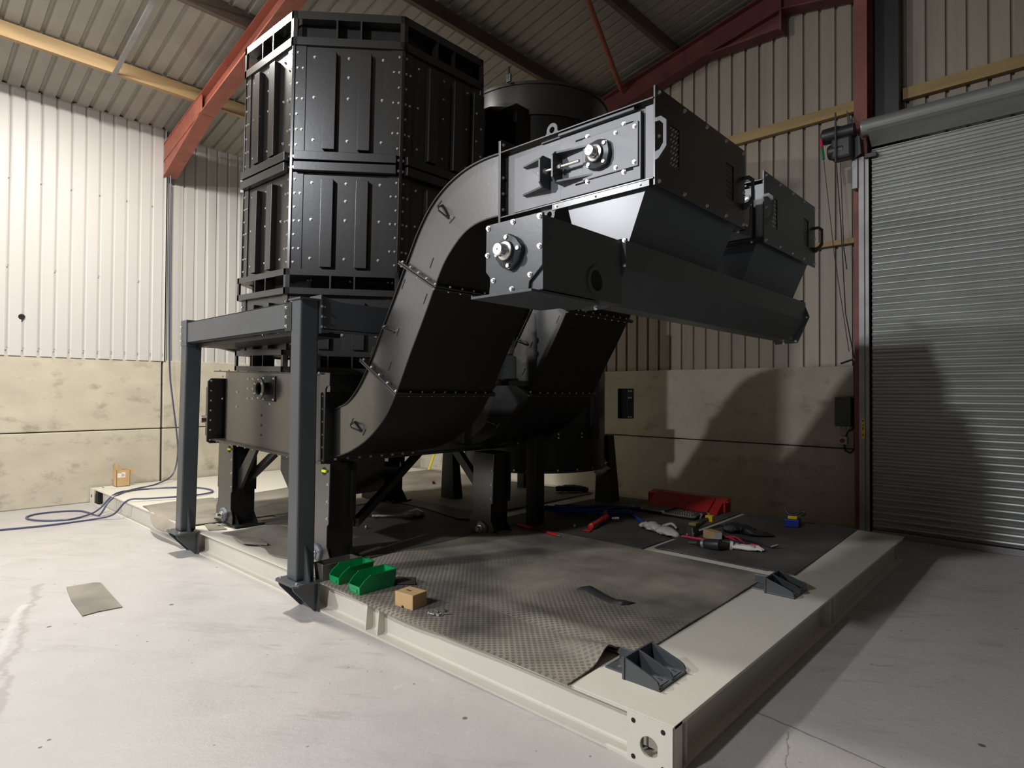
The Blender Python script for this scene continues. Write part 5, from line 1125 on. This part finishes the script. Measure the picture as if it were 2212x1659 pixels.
MB().hexa([(-2.63,5.14,0.215),(-2.52,5.14,0.215),(-2.50,5.24,0.215),(-2.60,5.24,0.215),(-2.60,5.16,0.30),(-2.54,5.16,0.30),(-2.52,5.24,0.29),(-2.58,5.24,0.29)]).build('clamp_jaw', DKPLA, cl, bevel=0.01)
MB().box(-2.60, 5.20, 0.30, -2.53, 5.28, 0.325).build('brass_pad', BRASS, cl, bevel=0.004)
for (x, y, z) in ((-2.53, 5.155, 0.245), (-2.58, 5.138, 0.232)): MB().cyl((x, y, z), (x, y-0.008, z), 0.010, n=12).build('rivet', ZINC, cl, smooth=True)
rr_ = thing('pry_bar', (-2.4, 5.07, 0.213), 'long pink red handled bar in front of the small carton', 'pry bar')
MB().tube([(-2.58, 5.06, 0.228), (-2.36, 5.065, 0.228)], 0.012, 8).build('handle', PINK, rr_, smooth=True); MB().tube([(-2.36, 5.065, 0.228), (-2.22, 5.07, 0.228)], 0.009, 8).build('blade', DKPLA, rr_, smooth=True)
MB().tube([(-2.37, 5.065, 0.228), (-2.34, 5.065, 0.228)], 0.0135, 8).build('ferrule', ZINC, rr_, smooth=True)
pl_ = thing('pliers', (-2.2, 5.25, 0.213), 'pink red handled pliers behind the black drill', 'pliers')
MB().tube(spline([(-2.30, 5.30, 0.23), (-2.22, 5.25, 0.236), (-2.10, 5.14, 0.228)], 5), 0.010, 8).build('handle', PINK, pl_, smooth=True); MB().tube(spline([(-2.28, 5.34, 0.23), (-2.19, 5.30, 0.236), (-2.08, 5.17, 0.228)], 5), 0.010, 8).build('handle', PINK, pl_, smooth=True)
MB().box(-2.33, 5.30, 0.216, -2.27, 5.36, 0.236).build('jaw', DKPLA, pl_, bevel=0.006)
bb = thing('breaker_bar', (-2.05, 5.28, 0.213), 'long black breaker bar with red end band, right of the tool pile', 'bar')
MB().tube([(-2.24, 5.36, 0.228), (-1.86, 5.22, 0.228)], 0.011, 8).build('shaft', DKPLA, bb, smooth=True); MB().tube([(-2.02, 5.18, 0.226), (-1.94, 5.16, 0.226)], 0.014, 8).build('red_band', PINK, bb, smooth=True)
MB().tube([(-1.87, 5.22, 0.228), (-1.82, 5.24, 0.25)], 0.013, 8).build('head', DKPLA, bb, smooth=True)
soft('tool_bag', [(-2.42, 5.52, 0.25, 0.03), (-2.34, 5.56, 0.26, 0.055), (-2.24, 5.60, 0.255, 0.055), (-2.14, 5.58, 0.24, 0.035), (-2.0, 5.66, 0.228, 0.012)], RUBBER, 'dark floppy bag behind the tool pile', 'bag', 21)
bc = thing('tool_caddy', (-2.03, 6.3, 0.213), 'small blue caddy holding a yellow and black clamp near the gable wall', 'caddy')
MB().prism([(-2.09, 6.18), (-1.965, 6.22), (-1.99, 6.36), (-2.115, 6.32)], 'z', 0.214, 0.285).build('blue_box', BLUED, bc, bevel=0.006)
MB().prism([(-2.07, 6.22), (-1.99, 6.245), (-2.0, 6.32), (-2.08, 6.30)], 'z', 0.285, 0.315).build('yellow_body', YELL, bc, bevel=0.006)
MB().tube(spline([(-2.10, 6.25, 0.36), (-2.06, 6.25, 0.325), (-2.0, 6.27, 0.335), (-1.95, 6.28, 0.37), (-1.93, 6.28, 0.345), (-1.96, 6.28, 0.325)], 5), 0.013, 8).build('black_clamp', DKPLA, bc, smooth=True)
# things under and behind the machine
soft('cable_heap', [(-4.98, 6.24, 0.25, 0.035), (-4.92, 6.30, 0.26, 0.05), (-4.82, 6.40, 0.265, 0.055), (-4.72, 6.48, 0.255, 0.045), (-4.66, 6.52, 0.24, 0.03)], RUBBER, 'dark lumpy heap on the floor under the round tank', 'heap', 31, 0.2)
yb_ = MB(); yb_.tube([(-8.75, 7.2, 0.012), (-8.9, 7.62, 0.62)], 0.02, 8)
tag(yb_.build('yellow_bar', YBAR, None, smooth=True), 'bright yellow bar leaning near the far wall corner, seen between the legs', 'bar')
sd = thing('screwdriver', (-6.75, 5.65, 0.213), 'red handled screwdriver on the deck far behind, between the legs', 'screwdriver')
MB().tube([(-6.82, 5.70, 0.232), (-6.70, 5.62, 0.232)], 0.016, 8).build('handle', REDB, sd, smooth=True); MB().tube([(-6.70, 5.62, 0.232), (-6.62, 5.56, 0.232)], 0.02, 8).build('shaft', DKPLA, sd, smooth=True)
tag(MB().lathe((-4.93, 3.32, 0.214), (0, 0, 1), [(0.014, 0), (0.016, 0.012), (0.008, 0.024)], 10).build('loose_nut', ZINC, None, smooth=True), 'single shiny nut on the mat left of the clear plastic sleeve', 'nut')
